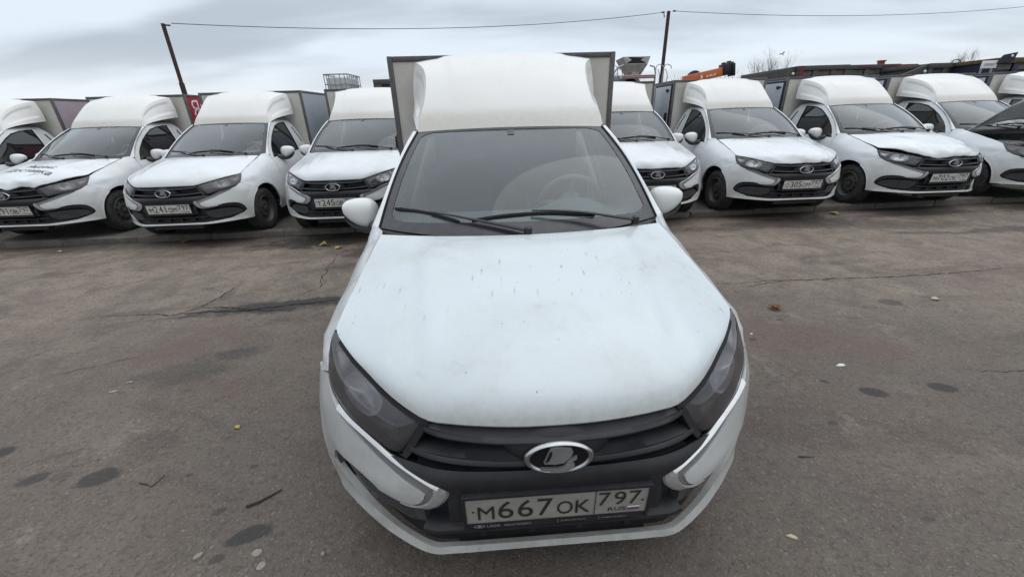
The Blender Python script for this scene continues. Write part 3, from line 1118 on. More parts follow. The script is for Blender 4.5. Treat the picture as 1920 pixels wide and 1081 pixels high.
    for k, (mn, y0) in enumerate((('white_print', .0262), ('plate_blue', .0202), ('plate_red', .0142))):
        MB().add(on_plate([(.464, y0, 0), (.500, y0, 0), (.500, y0 + .006, 0), (.464, y0 + .006, 0)], .0105), [(0, 1, 2, 3)]).build('flag_stripe', mn, plate, 0)
    link('plate_characters', PLATE_M, plate)
    # ---------------------------------------------------------------- bonnet
    link('bonnet', hood_mesh('bonnet'), van)
    # dark channel under the bonnet edge
    seal = np.array(H_FRONT[4:])
    ch = MB()
    rows = [[p + np.array([0, 0, -.006]), p + np.array([.006, -.008, -.012]), p + np.array([0, .012, -.05])] for p in seal]
    ch.grid(rows)
    ch.both('bonnet_seal', 'black', van, 60)
    # ---------------------------------------------------------------- headlamps
    P0, _ = lamp_rows(42, 18)
    lens = MB().grid(P0)
    n = 18
    L1, L2 = lens.both('headlight', 'lens', van, 50, recalc=True)
    rim = MB()
    e = np.concatenate([P0[:, 0], P0[-1, 1:], P0[-2::-1, -1], P0[0, -2:0:-1]])
    c = e.mean(0)
    inn = e + (c - e) * .03 + np.array([-.02, .045, -.01])
    rim.grid(np.stack([e + (e - c) * .004, e + (c - e) * .018 + np.array([.001, -.0025, .001]), inn], 1), closed_u=True)
    # housing floor follows the lens 35 to 60 mm behind it
    def dep(u, v):
        return .034 + .022 * np.sin(np.pi * u) * np.sin(np.pi * v)
    Pb, _ = lamp_rows(42, 18, dep, .0)
    Pb = Pb + (c - Pb) * .02
    bez = MB().grid(Pb)

    def cell(u0, u1, v0, v1, d_edge, d_mid, cnt=(16, 12), pw_=2.4):
        Pl, nr = lamp_rows(101, 61, .0, .016)
        U = np.linspace(u0, u1, cnt[0])
        rows = []
        for i, u in enumerate(U):
            row = []
            for j, t in enumerate(np.linspace(0, 1, cnt[1])):
                uu = (i / (cnt[0] - 1)) * 2 - 1
                vv = t * 2 - 1
                # squircle footprint
                k = 1 - .22 * (abs(uu * vv)) ** 1.5
                um = (u0 + u1) / 2 + (u1 - u0) / 2 * uu * k
                vl = v0(um) if callable(v0) else v0
                vh = v1(um) if callable(v1) else v1
                vm = (vl + vh) / 2 + (vh - vl) / 2 * vv * k
                r = max(abs(uu), abs(vv))
                d = d_edge + (d_mid - d_edge) * (1 - r ** pw_)
                a_, b_ = um * 100, vm * 60
                ia, ib = min(int(a_), 99), min(int(b_), 59)
                fa, fb = a_ - ia, b_ - ib
                q = (Pl[ia, ib] * (1 - fa) * (1 - fb) + Pl[ia + 1, ib] * fa * (1 - fb) + Pl[ia, ib + 1] * (1 - fa) * fb + Pl[ia + 1, ib + 1] * fa * fb)
                w = nr[ia, ib]
                row.append(q - w * d)
            rows.append(row)
        return MB().grid(rows)
    main = cell(.26, .62, .14, .78, .020, .058, (22, 16))
    trn = cell(.66, .88, .16, .74, .018, .040, (14, 12))
    drl = cell(.10, .24, .50, .78, .026, .040, (12, 8))
    parts = []
    for i, hl in enumerate((L1, L2)):
        for mb_, nm, mm in ((rim, 'lamp_rim', 'black'), (bez, 'lamp_housing', 'bezel'), (main, 'reflector', 'reflector'), (trn, 'turn_signal', 'amber'), (drl, 'day_lamp', 'dark_satin')):
            t = MB()
            t.v, t.f = list(mb_.v), list(mb_.f)
            if i:
                t.mirror()
            t.build(nm, mm, hl, 60, recalc=True)
        # bulb shield in the bowl
        bl = MB()
        q = np.array(main.v).reshape(22, 16, 3)[11, 8]
        bl.lathe([(-.0, .0), (.002, .010), (.018, .012), (.022, .0)], Matrix.Translation(Vector(q) + Vector((.012, -.032, .018))) @ Matrix.Rotation(R(-60), 4, 'Z'), 14)
        if i:
            bl.mirror()
        bl.build('bulb', 'tank', hl, 40, recalc=True)
    # ---------------------------------------------------------------- front wings
    arch = [(.778 + .345 * math.cos(t), .30 + .345 * math.sin(t)) for t in np.linspace(R(122.5), R(0), 20)]
    top = [(y, z - .004) for _, y, z in spline(H_SIDE, 14)]
    wing = ([(.434, .710), (.470, .745), (.508, .786), (.533, .812)] + top[1:] + [(1.18, .995), (1.262, 1.000), (1.276, .955), (1.275, .89), (1.284, .74), (1.279, .55), (1.269, .30), (1.268, .245), (1.14, .245)]
            + [(1.118, .27)] + arch[::-1] + [(.560, .641), (.52, .660), (.47, .690)])
    patch(wing, side_fn(), .022, flange=.02, out=(1, 0, .3)).both('front_wing', 'paint', van, 40)
    # ---------------------------------------------------------------- cab sides, doors, screen pillars
    rail = [(1.30, .978), (1.40, 1.075), (1.52, 1.172), (1.66, 1.268), (1.80, 1.347), (1.90, 1.392), (2.02, 1.425), (2.20, 1.443), (2.36, 1.440)]
    door = [(1.274, .265), (1.284, .55), (1.290, .74), (1.281, .89), (1.283, .955)] + rail + [(2.405, 1.415), (2.345, 1.15), (2.318, .97), (2.312, .60), (2.285, .265)]
    win = [(1.345, .932), (1.42, 1.025), (1.50, 1.100), (1.66, 1.215), (1.80, 1.295), (1.95, 1.360), (2.10, 1.392), (2.24, 1.405), (2.345, 1.408), (2.318, 1.20), (2.285, 1.02), (2.268, .976), (2.10, .966), (1.80, .950), (1.50, .936)]
    d1, d2 = patch(door, side_fn(), .026, holes=[win], flange=.018, out=(1, 0, 0)).both('door', 'paint', van, 40)
    w1 = patch(win, side_fn(-.012), .05, out=(1, 0, 0))
    fr_o = win
    cw = np.mean(win, 0)
    fr_i = [tuple(np.array(p) + (cw - np.array(p)) / np.linalg.norm(cw - np.array(p)) * .020) for p in win]
    wf = patch(fr_o, side_fn(-.006), .03, holes=[fr_i], flange=.01, out=(1, 0, 0))
    hd = MB().box((.838, 2.09, .845), (.866, 2.25, .872), .008)
    for i, d in enumerate((d1, d2)):
        for mb_, nm, mm in ((w1, 'side_window', 'glass_dark'), (wf, 'window_seal', 'black'), (hd, 'door_handle', 'paint')):
            t = MB()
            t.v, t.f = list(mb_.v), list(mb_.f)
            if i:
                t.mirror()
            t.build(nm, mm, d, 40)
    body = ([(1.15, .225), (2.612, .225), (2.612, 1.10), (2.598, 1.25), (2.56, 1.355), (2.48, 1.435), (2.36, 1.466), (2.18, 1.468), (2.01, 1.452), (1.885, 1.418)]
            + [(1.895, 1.396), (2.02, 1.430), (2.20, 1.449), (2.365, 1.446), (2.412, 1.417), (2.351, 1.15), (2.324, .97), (2.318, .60), (2.291, .259), (1.15, .259)])
    cab1, cab2 = patch(body, side_fn(), .03, flange=.015, out=(1, 0, 0)).both('cab_side', 'paint', van, 40)
    slot = rounded([(2.462, 1.322), (2.486, 1.327), (2.548, 1.085), (2.524, 1.080)], .012)
    sm = patch(slot, side_fn(.004), .02, flange=.006, out=(1, 0, 0))
    for i, d in enumerate((cab1, cab2)):
        t = MB()
        t.v, t.f = list(sm.v), list(sm.f)
        if i:
            t.mirror()
        t.build('air_slot', 'black', d, 40)
    # pillar strip between windscreen and door
    pr = []
    dr = spline(rail[:6], 24)
    for k in range(24):
        v = k / 23
        w = WS(1.0, -.02 + v * 1.02)
        e = np.array([SX(np.array([dr[k, 0] - .004]), np.array([dr[k, 1]]))[0], dr[k, 0] - .004, dr[k, 1] + .002])
        mid = (w + e) / 2 + np.array([.012, -.012, .010])
        pr.append([w + np.array([-.012, .02, -.008]), w + np.array([.002, -.006, .002]), w * .7 + e * .3 + np.array([.010, -.012, .008]), mid, e * .75 + w * .25 + np.array([.010, -.004, .006]), e, e + np.array([-.02, .005, 0])])
    cow = [(.668, 1.135, .980)]
    MB().grid(pr).both('screen_pillar', 'paint', van, 50, recalc=True)
    # roof panel
    rf = []
    for y in np.linspace(1.83, 2.56, 16):
        row = []
        zc = 1.378 + .085 * min(1, (y - 1.83) / .3) ** .7 - .9 * max(0, y - 2.40) ** 1.7
        for u in np.linspace(-1, 1, 25):
            xe = .555 if y < 1.9 else .545
            row.append((xe * u, y + .06 * u * u * (y < 1.9), zc + .02 - .045 * abs(u) ** 2.5))
        rf.append(row)
    MB().grid(rf).build('roof', 'paint', van, 40, recalc=True)
    # ---------------------------------------------------------------- windscreen
    U, V_ = np.meshgrid(np.linspace(-1, 1, 41), np.linspace(0, 1, 21), indexing='ij')
    ws = MB().grid(WS(U, V_)).build('windscreen', 'glass', van, 0)
    ws.data.shade_smooth()
    # printed black border: outer rim of the glass
    n = 96
    def rrect(u0, u1, vb, vt, rad):
        pts = []
        for t in np.linspace(0, 2 * math.pi, n, endpoint=False):
            c, s_ = math.cos(t), math.sin(t)
            k = 1 / max(abs(c), abs(s_))
            pts.append((c * k, s_ * k))
        return pts
    ring = []
    for cx, cy in rrect(0, 0, 0, 0, 0):
        uo, vo = cx, .5 + .5 * cy
        ui = cx * .935
        vb = .105 - .045 * min(1, abs(cx)) ** 2
        vi = vb + (0.972 - vb) * vo
        d = max(0, abs(cx) - .93) / .07 * max(0, abs(cy) - .9) / .1
        ui *= 1 - .035 * d
        vi = vi + (.5 - vi) * .05 * d
        ring.append([(uo, vo), (ui * .3 + uo * .7, vi * .3 + vo * .7), (ui, vi)])
    ring = np.array(ring)
    MB().grid(WS(ring[..., 0], ring[..., 1], .0022), closed_u=True).build('screen_border', 'frit', ws, 0)
    md = MB()
    md.grid(WS(*np.meshgrid(np.linspace(-.048, .020, 5), np.linspace(.90, .965, 4), indexing='ij'), .0030))
    md.build('sensor_patch', 'frit', ws, 0)
    # rubber along the sides and scuttle below
    for s_ in (-1, 1):
        vv = np.linspace(-.01, 1.0, 24)
        MB().tube(WS(np.full(24, 1.004 * s_), vv, .003), .0065, 6).build('screen_rubber', 'black', ws, 60)
    uu = np.linspace(-1, 1, 41)
    sc = []
    for u in uu:
        w = WS(u, .0)
        sc.append([w + [0, .01, -.004], w + [0, -.012, -.008], w + [0, -.035, -.022], w + [0, -.05, -.06]])
    MB().grid(sc).build('scuttle', 'plastic', van, 50, recalc=True)
    # ---------------------------------------------------------------- wipers
    for nm, blade, arm in (('wiper', [(-.627, 1.312, 1.052), (-.46, 1.215, 1.046), (-.294, 1.103, 1.023)], [(-.44, 1.196, 1.052), (-.33, 1.124, 1.047), (-.24, 1.082, 1.036), (-.02, .996, 1.004), (.013, .985, .998)]),
                           ('wiper', [(-.236, 1.096, 1.027), (-.06, 1.094, 1.045), (.113, 1.104, 1.045), (.344, 1.113, 1.030)], [(.04, 1.090, 1.062), (.13, 1.082, 1.060), (.25, 1.078, 1.050), (.47, 1.080, 1.012), (.531, 1.090, 1.000)])):
        bl = spline(blade, 14) + np.array([0, -.006, .014])
        wb = MB()
        wb.tube(bl, [.0045] + [.0068] * 12 + [.0045], 6, sq=(1, 1.3)).tube(bl + np.array([0, .004, -.010]), .0045, 5)
        wp = wb.build(nm, 'wiper_black', van, 50)
        am = spline(arm, 14) + np.array([0, -.008, .016])
        MB().tube(am, list(np.linspace(.005, .0095, 14)), 8, sq=(1.3, .8)).build('wiper_arm', 'wiper_black', wp, 50)
        hb = MB().lathe([(-.02, .018), (.012, .018), (.016, .012), (.017, .0)], Matrix.Translation(am[-1]) @ Matrix.Rotation(R(-90), 4, 'Y'), 14)
        hb.build('wiper_pivot', 'wiper_black', wp, 40, recalc=True)
    # ---------------------------------------------------------------- mirrors
    secx = [.792, .802, .82, .85, .88, .91, .94, .96, .975, .984]
    zt = [1.030, 1.050, 1.066, 1.073, 1.074, 1.072, 1.066, 1.058, 1.046, 1.030]
    zb = [.950, .926, .910, .903, .908, .922, .944, .964, .985, 1.008]
    df = [.030, .052, .066, .074, .076, .074, .066, .056, .042, .018]
    sec = []
    for x, a_, b_, d_ in zip(secx, zt, zb, df):
        zc, h_ = (a_ + b_) / 2, (a_ - b_) / 2
        sec.append([(x, 1.585 - d_ * max(0, math.cos(t)) ** .8 + .022 * max(0, -math.cos(t)) ** .5, zc + h_ * math.copysign(abs(math.sin(t)) ** .85, math.sin(t))) for t in np.linspace(-math.pi, math.pi, 28, endpoint=False)])
    shell = MB().grid(sec, closed_v=True)
    b0 = len(shell.v)
    shell.f.append(tuple(range(28)))
    shell.f.append(tuple(reversed(range((len(sec) - 1) * 28, len(sec) * 28))))
    base = []
    for x, a_, b_, d_ in zip(secx, zt, zb, df):
        zc = b_ + (a_ - b_) * .20 + .006 - (x - .79) * .06
        zc = max(zc, b_ + .002)
        h_ = zc - b_ + .010
        base.append([(x - .002, 1.583 - (d_ * .93) * max(0, math.cos(t)) ** .8 + .026 * max(0, -math.cos(t)) ** .5, zc - .008 - h_ * .0 + h_ * .9 * min(0, math.sin(t))) for t in np.linspace(-math.pi, math.pi, 28, endpoint=False)])
    bs = MB()
    bs.grid(np.array(base) + np.array([-.004, -.006, -.016]), closed_v=True)
    bs.tube([(.76, 1.475, .935), (.80, 1.52, .925), (.83, 1.56, .918)], [.034, .034, .03], 10)
    m1, m2 = shell.both('side_mirror', 'mirror_paint', van, 50, recalc=True)
    gl = MB().grid([[(x, 1.612, z) for z in np.linspace(b_ + .02, a_ - .015, 5)] for x, a_, b_ in zip(secx[1:-1], zt[1:-1], zb[1:-1])])
    for i, m_ in enumerate((m1, m2)):
        for mb_, nm, mm in ((bs, 'mirror_base', 'plastic_grey'), (gl, 'mirror_glass', 'reflector')):
            t = MB()
            t.v, t.f = list(mb_.v), list(mb_.f)
            if i:
                t.mirror()
            t.build(nm, mm, m_, 50, recalc=True)
    # ---------------------------------------------------------------- moulded roof fairing
    E_pts = [(.560, 1.857, 1.396), (.543, 1.905, 1.475), (.518, 1.98, 1.562), (.510, 2.085, 1.652), (.525, 2.22, 1.738), (.568, 2.38, 1.798), (.612, 2.49, 1.826), (.631, 2.552, 1.836)]
    C_pts = [(0, 1.792, 1.408), (0, 1.835, 1.485), (0, 1.885, 1.545), (0, 1.98, 1.632), (0, 2.14, 1.742), (0, 2.32, 1.820), (0, 2.45, 1.856), (0, 2.552, 1.876)]
    E, Cn = spline(E_pts, 44), spline(C_pts, 44)
    top = []
    for u in np.linspace(-1, 1, 49):
        au = abs(u)
        w = (au ** np.linspace(2.0, 2.5, 44))[:, None]
        row = Cn * (1 - w) + E * w
        row[:, 0] = E[:, 0] * u
        # faint pressed ribs
        row[:, 2] += .010 / (1 + np.exp(-(.70 - au) / .012)) * np.clip(np.linspace(0, 1, 44) * 4 - .8, 0, 1)
        top.append(row)
    top = np.array(top)
    lipb = top[:, 0] + np.array([0, .012, -.014])
    fm = MB().grid(top)
    fm.grid(np.stack([top[:, 0], top[:, 0] + np.array([0, .002, -.008]), lipb, lipb + np.array([0, .05, .0])], 1))
    fair = fm.build('roof_fairing', 'gelcoat', van, 45, recalc=True)
    O_pts = [(.560, 1.859, 1.388), (.578, 1.94, 1.424), (.600, 2.05, 1.458), (.628, 2.20, 1.487), (.648, 2.36, 1.506), (.658, 2.46, 1.517), (.663, 2.535, 1.524), (.665, 2.556, 1.527)]
    O = spline(O_pts, 44)
    sd_ = []
    for i in range(44):
        row = []
        f = i / 43
        for v in np.linspace(0, 1, 22):
            p = E[i] * (1 - v) + O[i] * v
            bul = .022 * math.sin(math.pi * v) * (f - .25)
            rec = .014 * np.clip((v - .16) / .10, 0, 1) * np.clip((.76 - v) / .06, 0, 1) * np.clip((f - .22) / .12, 0, 1) * np.clip((.93 - f) / .05, 0, 1)
            row.append(p + np.array([bul - rec, 0, 0]))
        row.append(O[i] + np.array([-.03, .0, -.004]))
        sd_.append(row)
    sdm = MB().grid(sd_)
    sdm.grid(np.array([[sd_[-1][k], np.array(sd_[-1][k]) * np.array([0, 1, 1]) + np.array([.3, .004, 0])] for k in range(22)]))
    for i in (0, 1):
        t = MB()
        t.v, t.f = list(sdm.v), list(sdm.f)
        if i:
            t.mirror()
        t.build('fairing_side', 'gelcoat_side', fair, 45, recalc=True)
    us = MB()
    us.grid([[(x, p[1] + .03, p[2] - .006) for x in np.linspace(-p[0] + .02, p[0] - .02, 6)] for p in O[9::3]])
    us.build('fairing_underside', 'black', fair, 0)
    # ---------------------------------------------------------------- cargo box
    X, Y0, Y1, Z0, Z1 = .842, 2.622, 4.38, .56, 1.887
    bx = empty('cargo_box', parent=van)
    fw = .038
    fr = MB()
    for sx in (-1, 1):
        for y0, y1 in ((Y0, Y0 + fw), (Y1 - fw, Y1)):
            x0, x1 = sorted((sx * X, sx * (X - fw)))
            fr.box((x0, y0, Z0), (x1, y1, Z1), .006)
        for z0, z1 in ((Z0, Z0 + .06), (Z1 - fw, Z1)):
            x0, x1 = sorted((sx * (X - .001), sx * (X - fw - .001)))
            fr.box((x0, Y0 + fw, z0 + .001), (x1, Y1 - fw, z1 - .001), .006)
    for y0, y1 in ((Y0, Y0 + fw), (Y1 - fw, Y1)):
        for z0, z1 in ((Z0, Z0 + .06), (Z1 - fw, Z1)):
            fr.box((-X + fw, y0 + .001, z0 + .001), (X - fw, y1 - .001, z1 - .001), .006)
    fr.build('box_frame', 'box_frame', bx, 30)
    MB().box((-X + .02, Y0 + .010, Z0 + .03), (X - .02, Y0 + .03, Z1 - .02)).build('front_panel', 'box_panel', bx, 0)
    MB().box((-X + .02, Y1 - .03, Z0 + .03), (X - .02, Y1 - .010, Z1 - .02)).build('rear_panel', 'box_side', bx, 0)
    MB().box((-X + .01, Y0 + .01, Z1 - .02), (X - .01, Y1 - .01, Z1 - .006)).build('roof_panel', 'box_panel', bx, 0)
    MB().box((-X + .01, Y0 + .01, Z0 + .01), (X - .01, Y1 - .01, Z0 + .03)).build('floor_panel', 'under', bx, 0)
    MB().box((X - .03, Y0 + .03, Z0 + .05), (X - .009, Y1 - .03, Z1 - .03)).build('side_panel', 'box_side', bx, 0)
    MB().box((-X + .009, Y0 + .03, Z0 + .05), (-X + .03, Y1 - .03, Z1 - .03)).build('side_panel', 'box_side', bx, 0)
    # side hatch on the kerbless flank
    dr_ = MB()
    dr_.box((-X - .012, Y0 + .085, Z0 + .11), (-X + .012, 3.42, Z1 - .085), .005)
    hatch = dr_.build('side_hatch', 'box_side', van, 30)
    hatch.parent = bx
    gk = MB()
    for lo, hi in (((-X - .008, Y0 + .050, Z0 + .075), (-X + .010, Y0 + .085, Z1 - .05)), ((-X - .008, 3.42, Z0 + .075), (-X + .010, 3.455, Z1 - .05)),
                   ((-X - .008, Y0 + .085, Z1 - .085), (-X + .010, 3.42, Z1 - .05)), ((-X - .008, Y0 + .085, Z0 + .075), (-X + .010, 3.42, Z0 + .11))):
        gk.box(lo, hi)
    gk.build('hatch_gasket', 'gasket', hatch, 0)
    hg = MB()
    for z in (1.72, 1.0):
        hg.box((-X - .03, Y0 + .12, z), (-X - .012, Y0 + .20, z + .02), .003)
        hg.box((-X - .034, Y0 + .18, z - .015), (-X - .012, Y0 + .24, z + .035), .004)
    hg.build('hatch_hinge', 'plastic', hatch, 30)
    lt = MB()
    lt.box((-X - .030, Y0 + .115, 1.22), (-X - .012, Y0 + .215, 1.36), .006).box((-X - .048, Y0 + .14, 1.25), (-X - .03, Y0 + .165, 1.34), .004)
    lt.build('hatch_latch', 'plastic', hatch, 30)
    # ---------------------------------------------------------------- wheels
    def wheel(x, y):
        sgn = 1 if x > 0 else -1
        T = Matrix.Translation((x, y, .290)) @ (Matrix.Identity(4) if sgn > 0 else Matrix.Rotation(math.pi, 4, 'Z'))
        ty = MB()
        prof = [(-.085, .185), (-.088, .235), (-.083, .268), (-.066, .285), (-.03, .2895), (.03, .2895), (.066, .285), (.083, .268), (.090, .245), (.088, .215), (.076, .186), (.066, .182)]
        ty.lathe(prof, T, 48)
        wh = empty('wheel', parent=van)
        ty.build('tyre', 'rubber', wh, 40, recalc=True)
        tr = MB()
        for k in range(48):
            a = 2 * math.pi * k / 48
            for s_ in (-1, 1):
                tr.box((min(s_ * .034, s_ * .070), -.011, .2845), (max(s_ * .034, s_ * .070), .011, .2925), 0, T @ Matrix.Rotation(a + s_ * .03, 4, 'X'))
        tag(tr.build('tread_blocks', 'rubber', wh, 0), kind='stuff')
        rm = MB()
        rm.lathe([(-.05, .186), (.045, .184), (.076, .187), (.081, .180), (.072, .168), (.050, .160), (.030, .150), (.034, .128), (.052, .100), (.056, .075), (.046, .058), (.046, .0)], T, 40)
        rm.build('rim', 'steel_rim', wh, 40, recalc=True)
        hl = MB()
        for k in range(10):
            a = 2 * math.pi * k / 10
            hl.lathe([(-.002, .0135), (.0022, .0135), (.0022, .0)], T @ Matrix.Rotation(a, 4, 'X') @ Matrix.Translation((.0435, 0, .1145)) @ Matrix.Rotation(R(-33), 4, 'Y'), 10)
        hl.build('rim_hole', 'black', wh, 40, recalc=True)
        hb = MB()
        hb.lathe([(.046, .036), (.062, .034), (.068, .026), (.069, .0)], T, 16)
        for k in range(4):
            hb.lathe([(.046, .010), (.060, .009), (.061, .0)], T @ Matrix.Rotation(R(45 + 90 * k), 4, 'X') @ Matrix.Translation((0, 0, .050)), 6)
        hb.build('hub', 'steel_rim', wh, 40, recalc=True)
    for x in (-.704, .704):
        wheel(x, .780)
        wheel(x, 3.35)
    # ---------------------------------------------------------------- underside and wheel houses
    un = MB()
    un.box((-.60, .46, .24), (.60, 1.2, .60)).box((-.74, 1.16, .20), (.74, 2.60, .30)).box((-.40, 2.6, .34), (.40, 4.3, .555)).box((-.60, .5, .60), (.60, 1.15, .74))
    for s_ in (-1, 1):
        rows = [[(s_ * x, .778 + .352 * math.cos(t), .30 + .352 * math.sin(t)) for x in (.60, .765)] for t in np.linspace(R(-12), R(192), 24)]
        un.grid(rows)
    un.grid([[(x, .30 + abs(x)**2 * .6, z) for x in np.linspace(-.72, .72, 21)] for z in (.24, .30, .36, .6, .7)])
    un.box((-.30, .12, .20), (.30, .20, .245))
    un.build('underbody', 'under', van, 30)
    # ---------------------------------------------------------------- cabin
    ds = []
    for x in np.linspace(-.70, .70, 33):
        hump = .055 * math.exp(-((x - .36) / .17) ** 4)
        yf = 1.02 + .288 * (x / .7) ** 2
        ds.append([(x * .97, yf + .02, .972), (x * .97, yf + .20, .985 + .0 * hump), (x * .95, 1.48, .975 + hump * .6), (x * .95, 1.60, .968 + hump), (x * .95, 1.66, .945 + hump * .9), (x * .95, 1.68, .84), (x * .95, 1.70, .55)])
    dash = MB().grid(ds).build('dashboard', 'cabin_light', van, 50, recalc=True)
    sw = MB()
    T = Matrix.Translation((.36, 1.80, .965)) @ Matrix.Rotation(R(-62), 4, 'X')
    sw.tube([T @ Vector((.185 * math.cos(t), .185 * math.sin(t), 0)) for t in np.linspace(0, 2 * math.pi, 41)], .0165, 8, cap=False)
    for a in (0, 180, 270):
        sw.tube([T @ Vector((.05 * math.cos(R(a)), .05 * math.sin(R(a)), -.01)), T @ Vector((.18 * math.cos(R(a)), .18 * math.sin(R(a)), 0))], .016, 6)
    sw.lathe([(-.05, .0), (-.05, .06), (.0, .075), (.012, .06), (.016, .0)], T @ Matrix.Rotation(R(-90), 4, 'Y'), 18)
    sw.build('steering_wheel', 'cabin_light', van, 50, recalc=True)
    for x in (-.36, .36):
        st = MB()
        st.box((x - .25, 1.82, .42), (x + .25, 2.34, .62), .05)
        T = Matrix.Translation((x, 2.30, .58)) @ Matrix.Rotation(R(-16), 4, 'X')
        st.box((-.24, -.07, 0), (.24, .07, .60), .05, T)
        seat = st.build('seat', 'seat', van, 40)
        T2 = T @ Matrix.Translation((0, .0, .70))
        h = MB().box((-.12, -.045, -.08), (.12, .045, .10), .035, T2)
        for q in (-.05, .05):
            h.tube([T2 @ Vector((q, 0, -.16)), T2 @ Vector((q, 0, -.06))], .006, 6)
        h.build('headrest', 'seat', seat, 40)
    ci = MB()
    ci.box((-.66, 2.56, .30), (.66, 2.60, 1.10)).box((-.54, 2.50, 1.10), (.54, 2.53, 1.40)).box((-.76, 1.2, .30), (.76, 2.58, .34)).box((-.45, 1.98, 1.395), (.45, 2.50, 1.405))
    ci.build('cab_lining', 'cabin', van, 0)
    return van
# ------------------------------------------------------------------ ground
def kerb_y(x):
    return 5.62 + .0645 * x


gm = bpy.data.materials.new('asphalt')
gm.use_nodes = True
t = gm.node_tree
b = t.nodes['Principled BSDF']
w = wpos(t)
xyz = sepz(t, w)
big = noise(t, w, 0.55, 6, 0.6, 0.4)
mid = noise(t, w, 3.2, 6, 0.65, 0.5)
fine = noise(t, w, 55, 4, 0.7)
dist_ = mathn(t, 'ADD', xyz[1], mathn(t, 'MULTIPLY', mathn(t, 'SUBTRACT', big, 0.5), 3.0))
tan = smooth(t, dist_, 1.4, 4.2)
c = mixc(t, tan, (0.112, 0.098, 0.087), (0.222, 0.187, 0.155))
c = mixc(t, smooth(t, mid, 0.38, 0.66, 0.0, 0.65), c, (0.098, 0.084, 0.075))
c = mixc(t, smooth(t, big, 0.48, 0.70, 0.0, 0.5), c, (0.178, 0.138, 0.122))
pat = noise(t, vmul(t, w, (0.7, 1.6, 1)), 1.3, 7, 0.68, 0.8)
c = mixc(t, smooth(t, pat, 0.52, 0.66, 0.0, 0.7), c, (0.076, 0.063, 0.055))
c = mixc(t, smooth(t, noise(t, w, 2.1, 8, 0.75), 0.56, 0.70, 0.0, 0.5), c, (0.27, 0.235, 0.20))
# sandy dust and darker binder at hand size
c = mixc(t, smooth(t, noise(t, w, 11, 6, 0.75), 0.50, 0.70, 0.0, 0.55), c, (0.062, 0.053, 0.047))
c = mixc(t, smooth(t, noise(t, w, 38, 5, 0.75), 0.48, 0.66, 0.0, 0.65), c, (0.055, 0.048, 0.043))
c = mixc(t, smooth(t, noise(t, w, 70, 4, 0.75), 0.54, 0.70, 0.0, 0.42), c, (0.23, 0.205, 0.178))
red = noise(t, vmul(t, w, (0.8, 1.5, 1)), 0.9, 5, 0.6, 0.5)
c = mixc(t, smooth(t, red, 0.52, 0.68, 0.0, 0.6), c, (0.115, 0.078, 0.072))
# crushed stone showing through the worn binder
v = nn(t, 'ShaderNodeTexVoronoi')
v.inputs['Scale'].default_value = 95
t.links.new(w, v.inputs['Vector'])
vc = sepz(t, v.outputs['Color'])
st = mathn(t, 'MULTIPLY', smooth(t, v.outputs['Distance'], 0.25, 0.5, 1.0, 0.0), smooth(t, vc[0], 0.55, 0.95))
c = mixc(t, mathn(t, 'MULTIPLY', st, 0.32), c, (0.28, 0.25, 0.225))
dk = mathn(t, 'MULTIPLY', smooth(t, v.outputs['Distance'], 0.25, 0.5, 1.0, 0.0), smooth(t, vc[1], 0.70, 0.95))
c = mixc(t, mathn(t, 'MULTIPLY', dk, 0.5), c, (0.035, 0.033, 0.031))
v2 = nn(t, 'ShaderNodeTexVoronoi')
v2.inputs['Scale'].default_value = 24
t.links.new(w, v2.inputs['Vector'])
s2 = mathn(t, 'MULTIPLY', smooth(t, v2.outputs['Distance'], 0.10, 0.20, 1.0, 0.0), mathn(t, 'GREATER_THAN', sepz(t, v2.outputs['Color'])[2], 0.72))
c = mixc(t, mathn(t, 'MULTIPLY', s2, 0.30), c, (0.27, 0.25, 0.225))
# oil drips, damp patches and wide dark ovals where they lie: x, y, half width, half depth, turn (deg), strength
STAINS = [(-1.94, 1.33, .085, .055, 15, .8), (-2.24, 1.33, .06, .035, 25, .7), (-2.12, 1.345, .05, .03, 0, .25), (-1.06, 1.035, .09, .038, 20, .8), (-2.60, 1.49, .075, .045, 35, .85),
          (-1.52, 1.33, .02, .012, 0, .6), (-1.24, 1.37, .022, .014, 10, .6), (-1.25, 1.14, .028, .018, 30, .55), (-1.13, .945, .028, .018, 20, .6), (-1.97, 2.36, .22, .08, 12, .5), (-2.15, 2.13, .30, .13, 5, .42),
          (2.02, 1.76, .072, .043, -14, .9), (2.43, 1.785, .078, .043, -14, .9), (1.82, 1.87, .028, .017, -25, .8), (1.62, 1.54, .028, .016, 10, .65), (3.08, 2.85, .10, .06, 0, .7), (1.60, 1.02, .025, .012, 0, .5),
          (2.16, 1.73, .05, .03, 0, .25), (1.67, 2.35, .025, .016, 0, .7), (2.03, 2.62, .03, .02, 0, .6),
          (-2.12, 3.10, .52, .12, 8, .97), (-1.72, 3.19, .44, .095, 3, .97), (-2.62, 3.03, .25, .055, 20, .75), (-2.68, 3.40, .05, .16, 12, .4),
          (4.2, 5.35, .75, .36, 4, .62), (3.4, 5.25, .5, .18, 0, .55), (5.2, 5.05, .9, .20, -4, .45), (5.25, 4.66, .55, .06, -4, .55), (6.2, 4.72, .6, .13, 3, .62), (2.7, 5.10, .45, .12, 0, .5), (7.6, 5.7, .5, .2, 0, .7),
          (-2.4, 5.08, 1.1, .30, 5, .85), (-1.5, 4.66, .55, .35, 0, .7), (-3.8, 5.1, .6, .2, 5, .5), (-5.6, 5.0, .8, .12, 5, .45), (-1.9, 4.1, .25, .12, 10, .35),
          (0.12, 1.0, .55, .10, 0, .25), (6.0, 5.6, 1.2, .12, 4, .5)]  # wide dark ovals below the noses of the nearest van and van G
wob = nn(t, 'ShaderNodeTexNoise')
wob.inputs['Scale'].default_value = 7
wob.inputs['Detail'].default_value = 5
wob.inputs['Roughness'].default_value = 0.65
